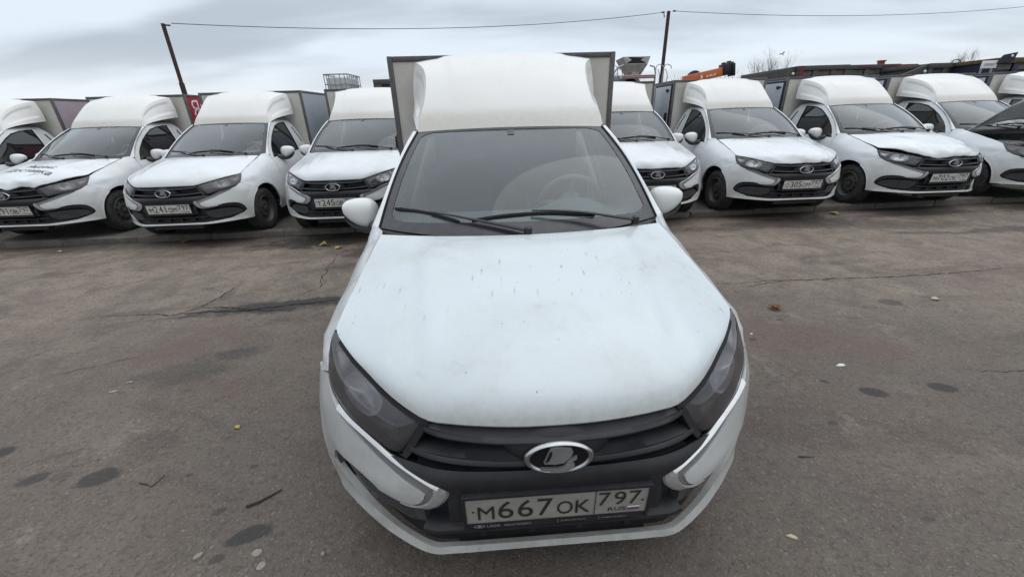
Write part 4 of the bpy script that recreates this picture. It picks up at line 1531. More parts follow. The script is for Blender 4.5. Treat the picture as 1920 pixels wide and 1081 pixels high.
t.links.new(w, wob.inputs['Vector'])
wv = nn(t, 'ShaderNodeVectorMath', operation='SUBTRACT')
t.links.new(wob.outputs['Color'], wv.inputs[0])
wv.inputs[1].default_value = (.5, .5, .5)
acc = None
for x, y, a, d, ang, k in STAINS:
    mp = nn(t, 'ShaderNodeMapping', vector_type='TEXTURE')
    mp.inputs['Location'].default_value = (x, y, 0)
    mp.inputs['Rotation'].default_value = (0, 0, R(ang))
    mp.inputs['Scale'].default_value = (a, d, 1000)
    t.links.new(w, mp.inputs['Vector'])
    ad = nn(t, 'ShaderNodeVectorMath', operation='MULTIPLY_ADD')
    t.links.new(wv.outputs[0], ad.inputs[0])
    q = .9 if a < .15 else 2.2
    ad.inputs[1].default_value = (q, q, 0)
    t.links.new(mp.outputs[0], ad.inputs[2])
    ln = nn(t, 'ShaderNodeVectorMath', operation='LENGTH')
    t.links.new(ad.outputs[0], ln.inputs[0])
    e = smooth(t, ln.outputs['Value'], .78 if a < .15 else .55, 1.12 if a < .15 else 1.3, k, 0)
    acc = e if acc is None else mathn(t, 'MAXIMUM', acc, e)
c = mixc(t, 1.0, c, (1.10, 1.055, 1.005), 'MULTIPLY')
# silt and damp gathered in the gutter along the kerb
gl_ = mathn(t, 'SUBTRACT', mathn(t, 'ADD', mathn(t, 'MULTIPLY', xyz[0], 0.0645), 5.62), xyz[1])
gl_ = mathn(t, 'ADD', gl_, mathn(t, 'MULTIPLY', mathn(t, 'SUBTRACT', mid, 0.5), 0.6))
c = mixc(t, smooth(t, gl_, 0.02, 0.34, 0.8, 0.0), c, (0.030, 0.026, 0.022))
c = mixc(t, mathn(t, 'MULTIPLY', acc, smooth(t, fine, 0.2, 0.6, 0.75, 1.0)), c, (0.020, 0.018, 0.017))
t.links.new(c, b.inputs['Base Color'])
t.links.new(smooth(t, acc, 0, 1, 0.88, 0.62), b.inputs['Roughness'])
b.inputs['Specular IOR Level'].default_value = 0.35
hh = mathn(t, 'ADD', mathn(t, 'MULTIPLY', noise(t, w, 160, 3, 0.6), 0.5), mathn(t, 'MULTIPLY', smooth(t, v.outputs['Distance'], 0.1, 0.6, 1.0, 0.0), 0.6))
bump(t, b, hh, 0.55, 0.004)
M['asphalt'] = gm

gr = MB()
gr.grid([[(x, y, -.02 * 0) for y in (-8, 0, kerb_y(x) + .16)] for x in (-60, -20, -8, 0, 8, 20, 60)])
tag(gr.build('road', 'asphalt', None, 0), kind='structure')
pm, t, b = mat('pavement', (0.12, 0.11, 0.098), 0.9)
w = wpos(t)
c = mixc(t, smooth(t, noise(t, w, 1.5, 7, 0.65), 0.3, 0.7), (0.075, 0.07, 0.062), (0.15, 0.135, 0.118))
c = mixc(t, smooth(t, noise(t, w, 40, 4, 0.7), 0.4, 0.75, 0, 0.5), c, (0.05, 0.045, 0.04))
t.links.new(c, b.inputs['Base Color'])
bump(t, b, noise(t, w, 60, 5, 0.7), 0.6, 0.008)
M['pavement'] = pm
pv = MB()
pv.grid([[(x, kerb_y(x) + .12, -.05)] + [(x, y, .058) for y in (kerb_y(x) + .12, 8, 20, 60)] for x in (-60, -8, 0, 8, 60)])
tag(pv.build('yard_pavement', 'pavement', None, 0), kind='structure')
# far land out to the horizon
fg = MB()
n = 64
ringr = [(75, -.3), (400, -2.0), (2500, -6)]
fg.grid([[(r * math.cos(2 * math.pi * k / n), r * math.sin(2 * math.pi * k / n), z) for r, z in ((30, -.25),) + tuple(ringr)] for k in range(n)], closed_u=True)
fg.add([(30 * math.cos(2 * math.pi * k / n), 30 * math.sin(2 * math.pi * k / n), -.25) for k in range(n)], [tuple(range(n))])
simple('soil', (0.085, 0.078, 0.06), 0.95, var=0.25, vs=0.3)
tag(fg.build('ground', 'soil', None, 0), kind='structure')

# kerb of separate concrete stones, some sunk or turned
kerb = tag(empty('kerb', (0, 0, 0)), kind='structure')
rk = random.Random(3)
x = -11.0
meshes = []
for k in range(5):
    m_ = MB().box((-.485, -.075, -.10), (.485, .075, .086), .016)
    m_.v = [(p[0] + rk.uniform(-.004, .004), p[1] + rk.uniform(-.006, .006), p[2] + rk.uniform(-.004, .006)) for p in m_.v]
    meshes.append(m_.mesh('kerb_stone', 'kerb', 40))
for k in range(60):
    o = link('kerb_stone', meshes[k % 5], kerb)
    xx = -29.1 + k * .978
    o.location = (xx, kerb_y(xx) + .068 + rk.uniform(-.012, .012), rk.uniform(-.014, .004))
    o.rotation_euler = (rk.uniform(-.03, .03), rk.uniform(-.006, .006), math.atan(.0645) + rk.uniform(-.012, .012))

# cracks: shallow dark splits in the asphalt surface, drawn as thin ribbons just above it
simple('crack', (0.018, 0.016, 0.015), 0.95)


def ribbon(name, pts, w_):
    rr = random.Random(int(abs(pts[0][0]) * 1000))
    P = dens(pts, .025, closed=False)
    rows = []
    off = 0
    for i, p in enumerate(P):
        d = np.array(P[min(i + 1, len(P) - 1)]) - np.array(P[max(i - 1, 0)])
        d /= np.linalg.norm(d) + 1e-9
        nrm = np.array([-d[1], d[0]])
        off = off * .8 + rr.uniform(-.012, .012)
        wd_ = w_ * rr.uniform(.35, 1.5) * min(1, .2 + 3 * min(i, len(P) - 1 - i) / len(P))
        q = np.array(p) + nrm * off
        rows.append([(*(q - nrm * wd_), .004), (*(q + nrm * wd_), .004)])
    return tag(MB().grid(rows).build(name, 'crack', None, 0), kind='structure')


for pts, w_ in (([(-3.54, 3.02), (-3.23, 3.0), (-2.86, 3.0), (-2.75, 3.12), (-2.71, 3.55), (-2.72, 3.82)], .004), ([(-2.86, 3.0), (-2.4, 3.03), (-1.9, 3.13), (-1.55, 3.2)], .009),
                ([(-2.75, 3.12), (-2.45, 3.10), (-2.2, 3.05), (-1.9, 3.02)], .006), ([(1.80, 3.29), (1.92, 3.31), (2.28, 3.34), (2.58, 3.35), (2.87, 3.33), (3.18, 3.34), (3.71, 3.38), (4.22, 3.40), (5.0, 3.52)], .0045),
                ([(-3.06, 2.10), (-2.84, 2.26), (-2.6, 2.37)], .0022), ([(2.64, 1.93), (2.94, 1.91), (3.3, 1.93)], .002), ([(-2.1, 3.12), (-1.85, 3.49), (-2.0, 4.0), (-2.09, 4.64)], .0035), ([(2.55, 3.35), (2.3, 3.28), (2.1, 3.2)], .003)):
    ribbon('crack', pts, w_)

# ------------------------------------------------------------------ vans
PLATE_M = plate_mesh('plate_characters', 'M667OK', '797')
vm = build_van()
ROW = 'white cargo vans parked nose out in a row along the kerb'
POSE = {'C': (-4.201, 4.819, .055, .046), 'F': (3.897, 5.224, .062, .030), 'G': (6.017, 5.390, .066, .025), 'D': (-2.177, 4.916, .062, .031), 'E': (1.925, 5.148, .058, .047),
        'B': (-6.369, 5.001, .055, .016), 'H': (8.142, 5.665, .066, .044), 'A': (-8.30, 4.826, .050, .110), 'I': (10.20, 5.80, .07, .035)}


def put(o, x, y, z, rz):
    o.location = (x, y, z)
    o.rotation_euler = (0, 0, rz)


def find(o, name):
    for c_ in o.children_recursive:
        if c_.name.split('.')[0] == name:
            yield c_


vans = {}
for k in 'ABCDEFGHI':
    vans[k] = copy_tree(vm)
    put(vans[k], *POSE[k])
put(vm, .115, .711, 0, .051)
tag(vm, 'nearest white cargo van, its bonnet filling the picture, with plate M667OK', 'van')
LAB = {'A': 'leftmost white cargo van, cut off by the photo edge, with a lilac box side',
       'B': 'white cargo van with black lettering on its creased bonnet and a red box side',
       'C': 'white cargo van with plate M241OM, smooth bonnet and a grey box side',
       'D': 'white cargo van with plate T245OB, half hidden behind the mirror of the nearest van',
       'E': 'white cargo van whose plate ends hidden behind the nearest van, below the mixer hopper',
       'F': 'white cargo van with plate O305OM and a crumpled bonnet front edge',
       'G': 'white cargo van with plate M702OK and a bent bonnet gaping above its headlamp',
       'H': 'white cargo van with its bonnet propped open at the right edge of the photo',
       'I': 'white cargo van mostly hidden behind the raised bonnet, only its roof fairing showing'}
PT = {'A': ('M188OK', '797'), 'B': ('T291OB', '797'), 'C': ('M241OM', '797'), 'D': ('T245OB', '797'), 'E': ('T196OB', '797'), 'F': ('O305OM', '797'), 'G': ('M702OK', '797'), 'H': ('M315OK', '797'), 'I': ('T277OB', '797')}
for k, o in vans.items():
    tag(o, LAB[k], 'van', ROW)
    for c_ in find(o, 'plate_characters'):
        c_.data = plate_mesh('plate_characters', *PT[k])
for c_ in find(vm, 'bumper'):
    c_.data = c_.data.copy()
    c_.data.materials[0] = M['bumper_grimy_shaded']
for c_ in find(vm, 'plate_sheet'):
    c_.data = c_.data.copy()
    c_.data.materials[0] = M['plate_grimy_shaded']
for k in 'AHI':
    for c_ in list(find(vans[k], 'plate_characters')):
        bpy.data.objects.remove(c_)
# holder strip lettering on the nearest van's plate frame
for c_ in find(vm, 'number_plate'):
    tb = MB()
    for s_, x0, h_ in (('LADA', .056, .0105), ('АвтоГЕРМЕС', .105, .0095), ('8 (495) 737-70-72', .272, .009), ('avtogermes.lada.ru', .392, .009)):
        A, F, _ = text_mb(s_, None, h_, x0, -.018 if s_ != 'АвтоГЕРМЕС' else -.018)
        tb.add(A, F)
    for x_ in (.262, .383):
        tb.add([(x_, -.020, 0), (x_ + .001, -.020, 0), (x_ + .001, -.004, 0), (x_, -.004, 0)], [(0, 1, 2, 3)])
    el = [(.034 + k_ * .016 * math.cos(a), -.012 + k_ * .0072 * math.sin(a), 0) for k_ in (1, .84) for a in np.linspace(0, 2 * math.pi, 24, endpoint=False)]
    tb.add(el, [(i, (i + 1) % 24, 24 + (i + 1) % 24, 24 + i) for i in range(24)])
    tb.add([(.028, -.013, 0), (.032, -.008, 0), (.039, -.008, 0), (.037, -.0135, 0)], [(0, 1, 2, 3)])
    tb.add([(.024, -.0155, 0), (.040, -.0145, 0), (.043, -.0135, 0), (.041, -.017, 0), (.026, -.017, 0)], [(0, 1, 2, 3, 4)])
    tb.v = [tuple(p) for p in on_plate(tb.v, .0108)]
    tb.build('holder_lettering', 'grey_print', c_, 0)
# newer vans have clear lamps; older ones have gone dull like the nearest
for k in 'DEFG':
    for c_ in find(vans[k], 'headlight'):
        c_.data = c_.data.copy()
        c_.data.materials[0] = M['lens_clear']


def rnd(P, f, s, amp):
    from mathutils import noise as mn
    return np.array([mn.noise(Vector(p) * f + Vector((s, s * 2.1, 0))) for p in P.reshape(-1, 3)]).reshape(P.shape[:-1]) * amp


def crumple(seed, amp, lift=0.0, lx=-.55, width=.3):
    def f(P):
        e = np.exp(-((P[..., 1] - .09 - .25 * P[..., 0]**2) / .13) ** 2)
        d = np.zeros_like(P)
        d[..., 2] = (rnd(P, 7, seed, amp) + rnd(P, 16, seed + 5, amp * .5)) * e
        d[..., 1] = rnd(P, 8, seed + 9, amp) * e
        g = lift * np.exp(-((P[..., 0] - lx) / width) ** 2) * np.exp(-((P[..., 1] - .42) / .26) ** 2)
        d[..., 2] += g
        d[..., 2] += rnd(P, 3, seed + 3, amp * .35)
        return d
    return f


for k, args in (('B', (1, .030, .030, .45, .35)), ('F', (4, .022, 0.0)), ('G', (8, .026, .042, -.50, .28)), ('E', (12, .012, 0.0))):
    me = hood_mesh('bonnet', crumple(*args), 'paint')
    for c_ in find(vans[k], 'bonnet'):
        c_.data = me
pl_ = hood_mesh('bonnet', None, 'paint')
for k in 'ACDHI':
    for c_ in find(vans[k], 'bonnet'):
        c_.data = pl_
# lettering on the bonnet of van B
for c_ in find(vans['B'], 'bonnet'):
    tb = MB()
    for s_, w_, h_, cx, cy in (('Яндекс', .42, .11, .16, .46), ('Доставка', .63, .11, .115, .325)):
        A, F, _ = text_mb(s_, w_, h_, 0, 0)
        bm = bmesh.new()
        vs = [bm.verts.new(p) for p in A]
        for f in F:
            bm.faces.new([vs[i] for i in f])
        bmesh.ops.triangulate(bm, faces=list(bm.faces))
        for _ in range(3):
            le = [e for e in bm.edges if e.calc_length() > .022]
            if le:
                bmesh.ops.subdivide_edges(bm, edges=le, cuts=1)
        bmesh.ops.triangulate(bm, faces=list(bm.faces))
        bm.verts.index_update()
        an = R(-9)
        Q = np.array([tuple(v_.co) for v_ in bm.verts]) - np.array([w_ / 2, 0, 0])
        Q = np.stack([Q[:, 0] * math.cos(an) - Q[:, 1] * math.sin(an) + cx, Q[:, 0] * math.sin(an) + Q[:, 1] * math.cos(an) + cy, Q[:, 2]], 1)
        tb.add(Q, [tuple(v_.index for v_ in f.verts) for f in bm.faces])
        bm.free()
    # split large letter faces follow the bonnet closely enough at this size
    bv_ = BVHTree.FromPolygons([v_.co for v_ in c_.data.vertices], [list(p_.vertices) for p_ in c_.data.polygons])
    HOOD_BVH = bv_
    tb.v = [tuple(p) for p in drop_on_hood(np.array(tb.v), .004)]
    tb.build('bonnet_lettering', 'black_print', c_, 0)
    sc_ = []
    for (x_, y_), w_ in zip(spline([(.22, .24), (.30, .29), (.37, .30), (.46, .37)], 12), (.001, .003, .006, .009, .012, .009, .006, .004, .004, .003, .002, .001)):
        sc_.append([(x_ - w_, y_, 0), (x_ + w_, y_, 0)])
    cb = MB().grid(sc_)
    cb.v = [tuple(p) for p in drop_on_hood(np.array(cb.v), .004)]
    cb.build('bonnet_tear', 'tear', c_, 0)
# red box side with lettering, lilac box side
sp = [c_ for c_ in find(vans['B'], 'side_panel')]
for c_ in sp:
    c_.data = c_.data.copy()
    c_.data.materials[0] = M['red_film']
    if sum(v_.co.x for v_ in c_.data.vertices) > 0:
        tb = MB()
        A, F, _ = text_mb('Яндекс', None, .30, 0, 0)
        tb.add([(.8345, 2.74 + p[0], 1.50 + p[1]) for p in A], F)
        tb.build('side_lettering', 'white_print', c_, 0)
for c_ in find(vans['A'], 'side_panel'):
    c_.data = c_.data.copy()
    c_.data.materials[0] = M['lilac_panel']
for k in 'AB':
    for c_ in find(vans[k], 'side_hatch'):
        c_.data = c_.data.copy()
        c_.data.materials[0] = M['lilac_panel' if k == 'A' else 'red_film']
# open bonnet of van H on its hinge line, with an engine bay under it
for c_ in find(vans['H'], 'bonnet'):
    T = Matrix.Translation((0, 1.12, .985)) @ Matrix.Rotation(R(-52), 4, 'X') @ Matrix.Translation((0, -1.12, -.985))
    c_.matrix_local = T
    c_.data = c_.data.copy()
for c_ in find(vans['H'], 'underbody'):
    MB().box((-.22, .42, .62), (.30, .95, .80), .03).box((-.15, .50, .80), (.22, .80, .845), .02).build('engine_cover', 'engine', c_, 40)
    MB().box((.36, .60, .68), (.60, .85, .85), .012).box((.40, .66, .85), (.43, .69, .87)).box((.53, .66, .85), (.56, .69, .87)).build('battery', 'engine', c_, 30)
    MB().box((-.60, .55, .66), (-.36, .82, .84), .03).tube([(-.36, .7, .78), (-.2, .5, .82), (0, .4, .80)], .035, 10).build('air_filter', 'engine_metal', c_, 40)
    MB().tube([(-.62, .50, .76), (-.3, .30, .76), (.3, .30, .76), (.62, .50, .76)], .02, 8).build('lock_bar', 'paint', c_, 40)
    MB().tube([(.60, .46, .77), (.55, .70, 1.20), (.53, .80, 1.38)], .005, 6).build('bonnet_prop', 'galv', c_, 40)
    rows = [[(x_, y_, .66) for y_ in (.25, .6, 1.1)] for x_ in (-.66, 0, .66)]
    MB().grid(rows).build('bay_floor', 'black', c_, 0)
# ------------------------------------------------------------------ the yard behind the vans
def pole(name, foot, top, r0, r1, label, sleeve=None):
    p = empty(name, foot)
    d = Vector(top) - Vector(foot)
    a = MB()
    if sleeve:
        a.tube([Vector((0, 0, 0)), d * sleeve], r0, 12)
        a.tube([d * sleeve, d * (sleeve + .002), d], [r0, r1, r1], 12)
    else:
        a.tube([Vector((0, 0, 0)), d * .5, d], [r0, (r0 + r1) / 2, r1], 12)
    a.build('pipe', 'pole_paint', p, 50)
    b_ = MB()
    if not sleeve:
        b_.tube([d + Vector((-.24, 0, -.03)), d + Vector((-.14, 0, -.02))], .022, 8).tube([d + Vector((.14, 0, 0)), d + Vector((.24, 0, 0.0))], .022, 8)
        b_.tube([d + Vector((-.16, 0, -.05)), d + Vector((-.13, 0, -.18))], .015, 6)
    else:
        b_.tube([d + Vector((.03, 0, -.03)), d + Vector((.16, 0, -.04))], .016, 8)
    b_.build('insulator', 'black', p, 40)
    return tag(p, label, 'pole')


P1T, P2T = (-7.97, 11.0, 3.62), (5.61, 16.0, 4.52)
pole('rusty_pole', (-8.02, 11.0, 0.0), P1T, .056, .042, 'short leaning rust-brown pole behind the red-sided van', .66)
pole('rusty_pole', (5.62, 16.0, 0.0), P2T, .07, .058, 'tall upright rust-brown pole between the mixer hopper and the orange crane', None)


def cable(a, b_, sag, label, n=40):
    a, b_ = Vector(a), Vector(b_)
    P = [a.lerp(b_, i / n) - Vector((0, 0, sag * 4 * (i / n) * (1 - i / n))) for i in range(n + 1)]
    P0 = P[0].copy()
    o = MB().tube([p - P0 for p in P], .008, 5).build('overhead_cable', 'wire', None, 60)
    o.location = P0
    return tag(o, label, 'cable', 'overhead cables strung from pole to pole')


cable((P1T[0] + .2, 11, P1T[2]), (P2T[0] - .2, 16, P2T[2] - .03), .26, 'thin overhead cable sagging between the two rusty poles')
cable((P2T[0] + .2, 16, P2T[2]), (26.0, 21, 5.45), .33, 'thin overhead cable running from the tall pole out of the photo')

# caged liquid tank standing on a trailer load behind van D
ibc = empty('caged_tank', (-4.33, 11.9, 1.40))
MB().box((-.29, -.42, .12), (.25, .42, 1.06), .05).build('tank', 'tank', ibc, 40)
cg = MB()
for z in (.12, .40, .64, .90, 1.12):
    P = [(-.32, -.46, z), (.28, -.46, z), (.28, .46, z), (-.32, .46, z), (-.32, -.46, z)]
    cg.tube(P, .013 if z < 1.1 else .018, 6)
for x_ in (-.32, -.20, -.06, .08, .20, .28):
    for y_ in (-.46, .46):
        cg.tube([(x_, y_, .10), (x_, y_, 1.12)], .011, 6)
for y_ in (-.3, -.15, 0, .15, .3):
    for x_ in (-.32, .28):
        cg.tube([(x_, y_, .10), (x_, y_, 1.12)], .011, 6)
cg.build('cage', 'galv', ibc, 40)
MB().box((-.34, -.48, 0), (.30, .48, .10), .01).build('pallet', 'galv', ibc, 30)
tag(ibc, 'caged white liquid tank showing above the box of van T245OB', 'liquid tank')
st_ = MB().box((-5.2, 11.3, .06), (-3.6, 12.6, 1.40), .03).build('flat_trailer', 'tipper', None, 30)
tag(st_, 'dark load bed carrying the caged tank, hidden behind the vans', 'trailer')

# open-topped dark skip beside it
sk = empty('steel_skip', (-2.7, 12.6, 0))
s_ = MB()
s_.box((-1.0, -.03, .3), (1.4, .03, 2.45)).box((-1.0, 1.9, .3), (1.4, 1.96, 2.45)).box((-1.03, .03, .3), (-.97, 1.9, 2.45)).box((1.37, .03, .3), (1.43, 1.9, 2.45)).box((-1, 0, .25), (1.4, 1.9, .3))
s_.build('body', 'tipper', sk, 30)
rb = MB()
rb.box((-1.04, -.09, 2.33), (1.44, -.03, 2.46), .01).box((-1.04, -.09, .3), (-.80, -.03, 2.33), .01).box((1.2, -.09, .3), (1.44, -.03, 2.33), .01).box((-.80, -.09, 1.6), (1.2, -.03, 1.8), .01)
rb.build('rim', 'tipper', sk, 30)
tag(sk, 'dark open steel skip just left of the nearest van, above a van roof', 'skip')

# concrete mixer: hopper, chute, ladder rails seen over van E
mx = empty('concrete_mixer', (4.35, 15.2, 0))
hp = MB()


def frust(rows):
    hp.grid([[(x0, y0, z), (x1, y0, z), (x1, y1, z), (x0, y1, z)] for x0, x1, y0, y1, z in rows], closed_v=True)


def hop(rows, name, m, th=.03):
    a = MB()
    o = [[(x0, y0, z), (x1, y0, z), (x1, y1, z), (x0, y1, z)] for x0, x1, y0, y1, z in rows]
    i_ = [[(x0 + th, y0 + th, z), (x1 - th, y0 + th, z), (x1 - th, y1 - th, z), (x0 + th, y1 - th, z)] for x0, x1, y0, y1, z in rows[::-1]]
    a.grid(o + i_, closed_v=True)
    return a.build(name, m, mx, 30, recalc=True)


hop([(-.20, .20, -.15, .30, 2.55), (-.24, .26, -.22, .40, 2.66), (-.37, .36, -.35, .55, 2.87)], 'hopper_cone', 'hopper')
hop([(-.37, .36, -.35, .55, 2.885), (-.46, .44, -.30, .70, 3.09)], 'hopper_collar', 'hopper')
MB().add([(-.37, -.358, 2.89), (.30, -.358, 2.89), (.12, -.325, 2.99), (.24, -.312, 3.05), (-.30, -.306, 3.085), (-.18, -.325, 2.99)], [(0, 1, 2, 3, 4, 5)]).build('tar_splash', 'black', mx, 0)
MB().box((-.12, -.22, 2.48), (.13, -.05, 2.66), .01).build('outlet', 'hopper', mx, 30)
dr = MB()
dr.lathe([(-.9, .25), (-.8, .40), (.2, .62), (1.6, .95), (3.0, .9), (3.6, .5)], Matrix.Translation((0, 1.1, 2.1)) @ Matrix.Rotation(R(90), 4, 'Z') @ Matrix.Rotation(R(10), 4, 'Y'), 32)
dr.build('drum', 'tipper', mx, 50, recalc=True)
MB().box((-.52, -.50, 2.44), (.62, -.30, 2.54), .01).build('deck_rail', 'tank', mx, 30)
for z in (2.445, 2.50):
    MB().box((-.50, -.515, z), (.60, -.503, z + .026)).build('red_stripe', 'red_stripe', mx, 0)
for sx, x0 in ((-1, -.46), (1, .60), (-1, -.62), (1, .86)):
    hh_ = 2.84 if abs(x0) > .5 else 2.74
    MB().tube([(x0, -.4, 2.2), (x0 + .02 * sx, -.4, hh_ - .12), (x0 + .06 * sx * 1, -.4, hh_ - .03), (x0 + .14 * sx, -.4, hh_), (x0 + .26 * sx, -.4, hh_ - .06), (x0 + .28 * sx, -.4, hh_ - .14)], .014, 6).build('ladder_rail', 'galv', mx, 40)
    MB().tube([(x0 + .06 * sx, -.2, 2.2), (x0 + .08 * sx, -.2, hh_ - .2), (x0 + .16 * sx, -.2, hh_ - .12), (x0 + .24 * sx, -.2, hh_ - .3), (x0 + .24 * sx, -.2, 2.2)], .012, 6).build('ladder_rail', 'galv', mx, 40)
MB().tube([(-.95, -.3, 2.2), (-.85, -.3, 2.5), (-.62, -.3, 2.78), (-.42, -.3, 2.85)], .03, 8).build('water_pipe', 'galv', mx, 40)
MB().tube([(.45, -.3, 2.82), (.60, -.3, 2.78), (.66, -.3, 2.6), (.66, -.3, 2.3)], .025, 8).build('water_pipe', 'galv', mx, 40)
ch_ = MB().box((-.9, -.3, .45), (.9, 6.5, 1.05), .03)
ch_.build('chassis', 'tipper', mx, 30)
for x_ in (-.95, .95):
    for y_ in (.6, 1.9, 5.2):
        MB().lathe([(-.15, .0), (-.15, .46), (-.1, .50), (.1, .50), (.15, .46), (.15, .0)], Matrix.Translation((x_, y_, .50)), 24).build('wheel', 'rubber', mx, 40, recalc=True)
tag(mx, 'concrete mixer truck with a cream hopper above the roof of a van', 'mixer truck')

# truck-mounted crane: orange boom, black boom head, blue hose drum
cr = empty('truck_crane', (8.2, 18.0, 0))
bm_ = MB()
T = Matrix.Translation((-.75, 0, 2.42)) @ Matrix.Rotation(R(-10.5), 4, 'Y')
bm_.box((-.2, -.16, -.02), (1.32, .16, .30), .02, T)
bm_.build('boom', 'orange', cr, 30)
hdm = MB()
T2 = Matrix.Translation((-.75, 0, 2.42)) @ Matrix.Rotation(R(-10.5), 4, 'Y')
hdm.box((1.30, -.20, -.02), (1.52, .20, .40), .02, T2).box((1.50, -.17, .0), (1.74, .17, .42), .03, T2).box((1.66, -.22, -.10), (1.78, .22, .36), .03, T2).box((1.36, -.1, .38), (1.44, .1, .46), .01, T2).box((1.56, -.1, .40), (1.66, .1, .47), .01, T2)
hdm.build('boom_head', 'wiper_black', cr, 30)
MB().box((1.785, -.10, .05), (1.80, .08, .25), 0, T2).build('head_plate', 'tank', cr, 0)
tb = MB()
for xa, xb, za, zb_ in ((.42, .50, .06, .20), (.64, .70, .07, .15), (.73, .77, .07, .15), (.80, .86, .07, .15), (.89, .93, .07, .15), (.96, 1.02, .07, .15)):
    tb.add([T @ Vector(p) for p in ((xa, -.164, za), (xb, -.164, za), (xb - .01, -.164, zb_), (xa + .015, -.164, zb_))], [(0, 1, 2, 3)])
tb.build('boom_marks', 'white_print', cr, 0)
dm = MB()
dm.lathe([(-.12, .10), (-.12, .27), (-.09, .28), (-.09, .20), (.09, .20), (.09, .28), (.12, .27), (.12, .10)], Matrix.Translation((-.42, .35, 2.62)) @ Matrix.Rotation(R(80), 4, 'Z'), 28)
dm.build('hose_drum', 'blue', cr, 40, recalc=True)
MB().box((-.95, -.25, .9), (-.55, .25, 2.5), .04).box((-2.4, -.6, .5), (3.0, .6, .9), .03).build('column', 'orange', cr, 30)
for x_ in (-1.6, 1.2, 2.3):
    for y_ in (-.7, .7):
        MB().lathe([(-.15, .0), (-.15, .45), (-.1, .49), (.1, .49), (.15, .45), (.15, .0)], Matrix.Translation((x_, y_, .49)) @ Matrix.Rotation(R(90), 4, 'Z'), 24).build('wheel', 'rubber', cr, 40, recalc=True)
tag(cr, 'truck crane with a tilted orange boom and blue drum seen over the vans', 'crane')


# tipper bodies: open steel boxes seen over the vans' roofs
def tipper(x0, x1, y0, ytop, length, yaw, label, side='tipper', rimc='tipper', inner='tipper_inner', red=None, wedge=0.0, lamp=False):
    o = empty('tipper_truck', (x0, y0, 0), yaw)
    W_ = x1 - x0
    a = MB()
    a.box((0, -.04, 1.2), (W_, .04, ytop - .14)).box((0, .04, 1.2), (.06, length, ytop - .10)).box((W_ - .06, .04, 1.2), (W_, length, ytop - .10)).box((.06, .04, 1.15), (W_ - .06, length, 1.2)).box((.06, length - .06, 1.2), (W_ - .06, length, ytop - .1))
    a.build('body', side, o, 30)
    r_ = MB()
    r_.box((-.04, -.12, ytop - .15), (W_ + .04, -.04, ytop), .012).box((-.06, -.03, ytop - .12), (.02, length, ytop - .005), .012).box((W_ - .02, -.03, ytop - .12), (W_ + .06, length, ytop - .005), .012)
    r_.build('top_rail', rimc, o, 30)
    p_ = MB()
    for fx in (0.0, .36, .72, 1.0):
        xx = fx * W_
        p_.box((max(-.02, xx - .09), -.10, 1.2), (min(W_ + .02, xx + .09), -.041, ytop - .152), .01)
    p_.build('post', side, o, 30)
    for fa, fb in ((.05, .30), (.42, .66), (.78, .95)):
        MB().box((fa * W_, -.055, ytop - .32), (fb * W_, -.041, ytop - .16)).build('panel', inner, o, 0)
    if red == 'post':
        MB().box((.03, -.128, ytop - .40), (.20, -.121, ytop - .01)).build('red_mark', 'tipper_red', o, 0)
    elif red == 'rail':
        MB().box((.25, -.128, ytop - .11), (.95, -.121, ytop - .05)).box((1.2, -.128, ytop - .09), (W_ - .1, -.121, ytop - .03)).build('red_mark', 'tipper_red', o, 0)
    if wedge:
        k = MB()
        k.prism([(0, ytop), (0, ytop - .35), (-wedge, ytop - .60), (-wedge, ytop - .42)], lambda x, z: (x, -.02, z), lambda x, z: (x, .05, z))
        k.build('side_board', 'tipper', o, 30, recalc=True)
    if lamp:
        MB().lathe([(0, .0), (0, .05), (.03, .04), (.04, 0)], Matrix.Translation((-.12, -.05, ytop - .24)) @ Matrix.Rotation(R(-90), 4, 'Z'), 12).build('marker_lamp', 'white_print', o, 40)
    MB().box((.1, .2, .5), (W_ - .1, length + 1.8, 1.12), .03).build('chassis', 'tipper', o, 30)
    MB().box((.05, length + .25, 1.1), (W_ - .05, length + 1.9, 2.5), .08).build('cab', side, o, 30)
    for x_ in (.18, W_ - .18):
        for y_ in (.8, 2.1, length + .9):
            MB().lathe([(-.15, .0), (-.15, .48), (-.1, .52), (.1, .52), (.15, .48), (.15, .0)], Matrix.Translation((x_, y_, .52)), 24).build('wheel', 'rubber', o, 40, recalc=True)
    return tag(o, label, 'tipper truck', 'tipper trucks parked behind the vans')


tipper(10.45, 12.25, 16.0, 2.76, 3.6, R(0), 'grey tipper with a red painted corner post and a long sloping side board', red='post', wedge=2.3, lamp=True)
tipper(13.10, 15.00, 17.0, 2.82, 3.6, R(2), 'grey tipper with red marks along its top rail', red='rail')
tipper(14.45, 16.0, 15.2, 2.66, 3.4, R(2), 'dark tipper with a plain recessed end panel and a hooked rail', inner='tipper', wedge=1.1, lamp=True)
o = tipper(15.30, 17.3, 14.0, 2.66, 3.4, R(2), 'dark blue and ochre tipper with a raised corner plate', side='tipper_blue', rimc='tipper_yellow')
k = MB()
k.prism([(-.02, 2.50), (.48, 2.56), (.52, 2.80), (.12, 2.74), (.06, 2.68)], lambda x, z: (x, -.16, z), lambda x, z: (x, -.13, z))
k.build('corner_plate', 'tipper_blue', o, 30, recalc=True)
MB().lathe([(0, .0), (0, .04), (.02, .03), (.03, 0)], Matrix.Translation((.36, -.165, 2.70)) @ Matrix.Rotation(R(-90), 4, 'Z'), 12).build('marker_lamp', 'white_print', o, 40)
hk = MB().tube([(15.25 + .14 * math.cos(a), 15.1, 2.66 + .09 * math.sin(a)) for a in np.linspace(0, math.pi, 9)], .015, 6)
ho = hk.build('lifting_hook', 'black', None, 40)
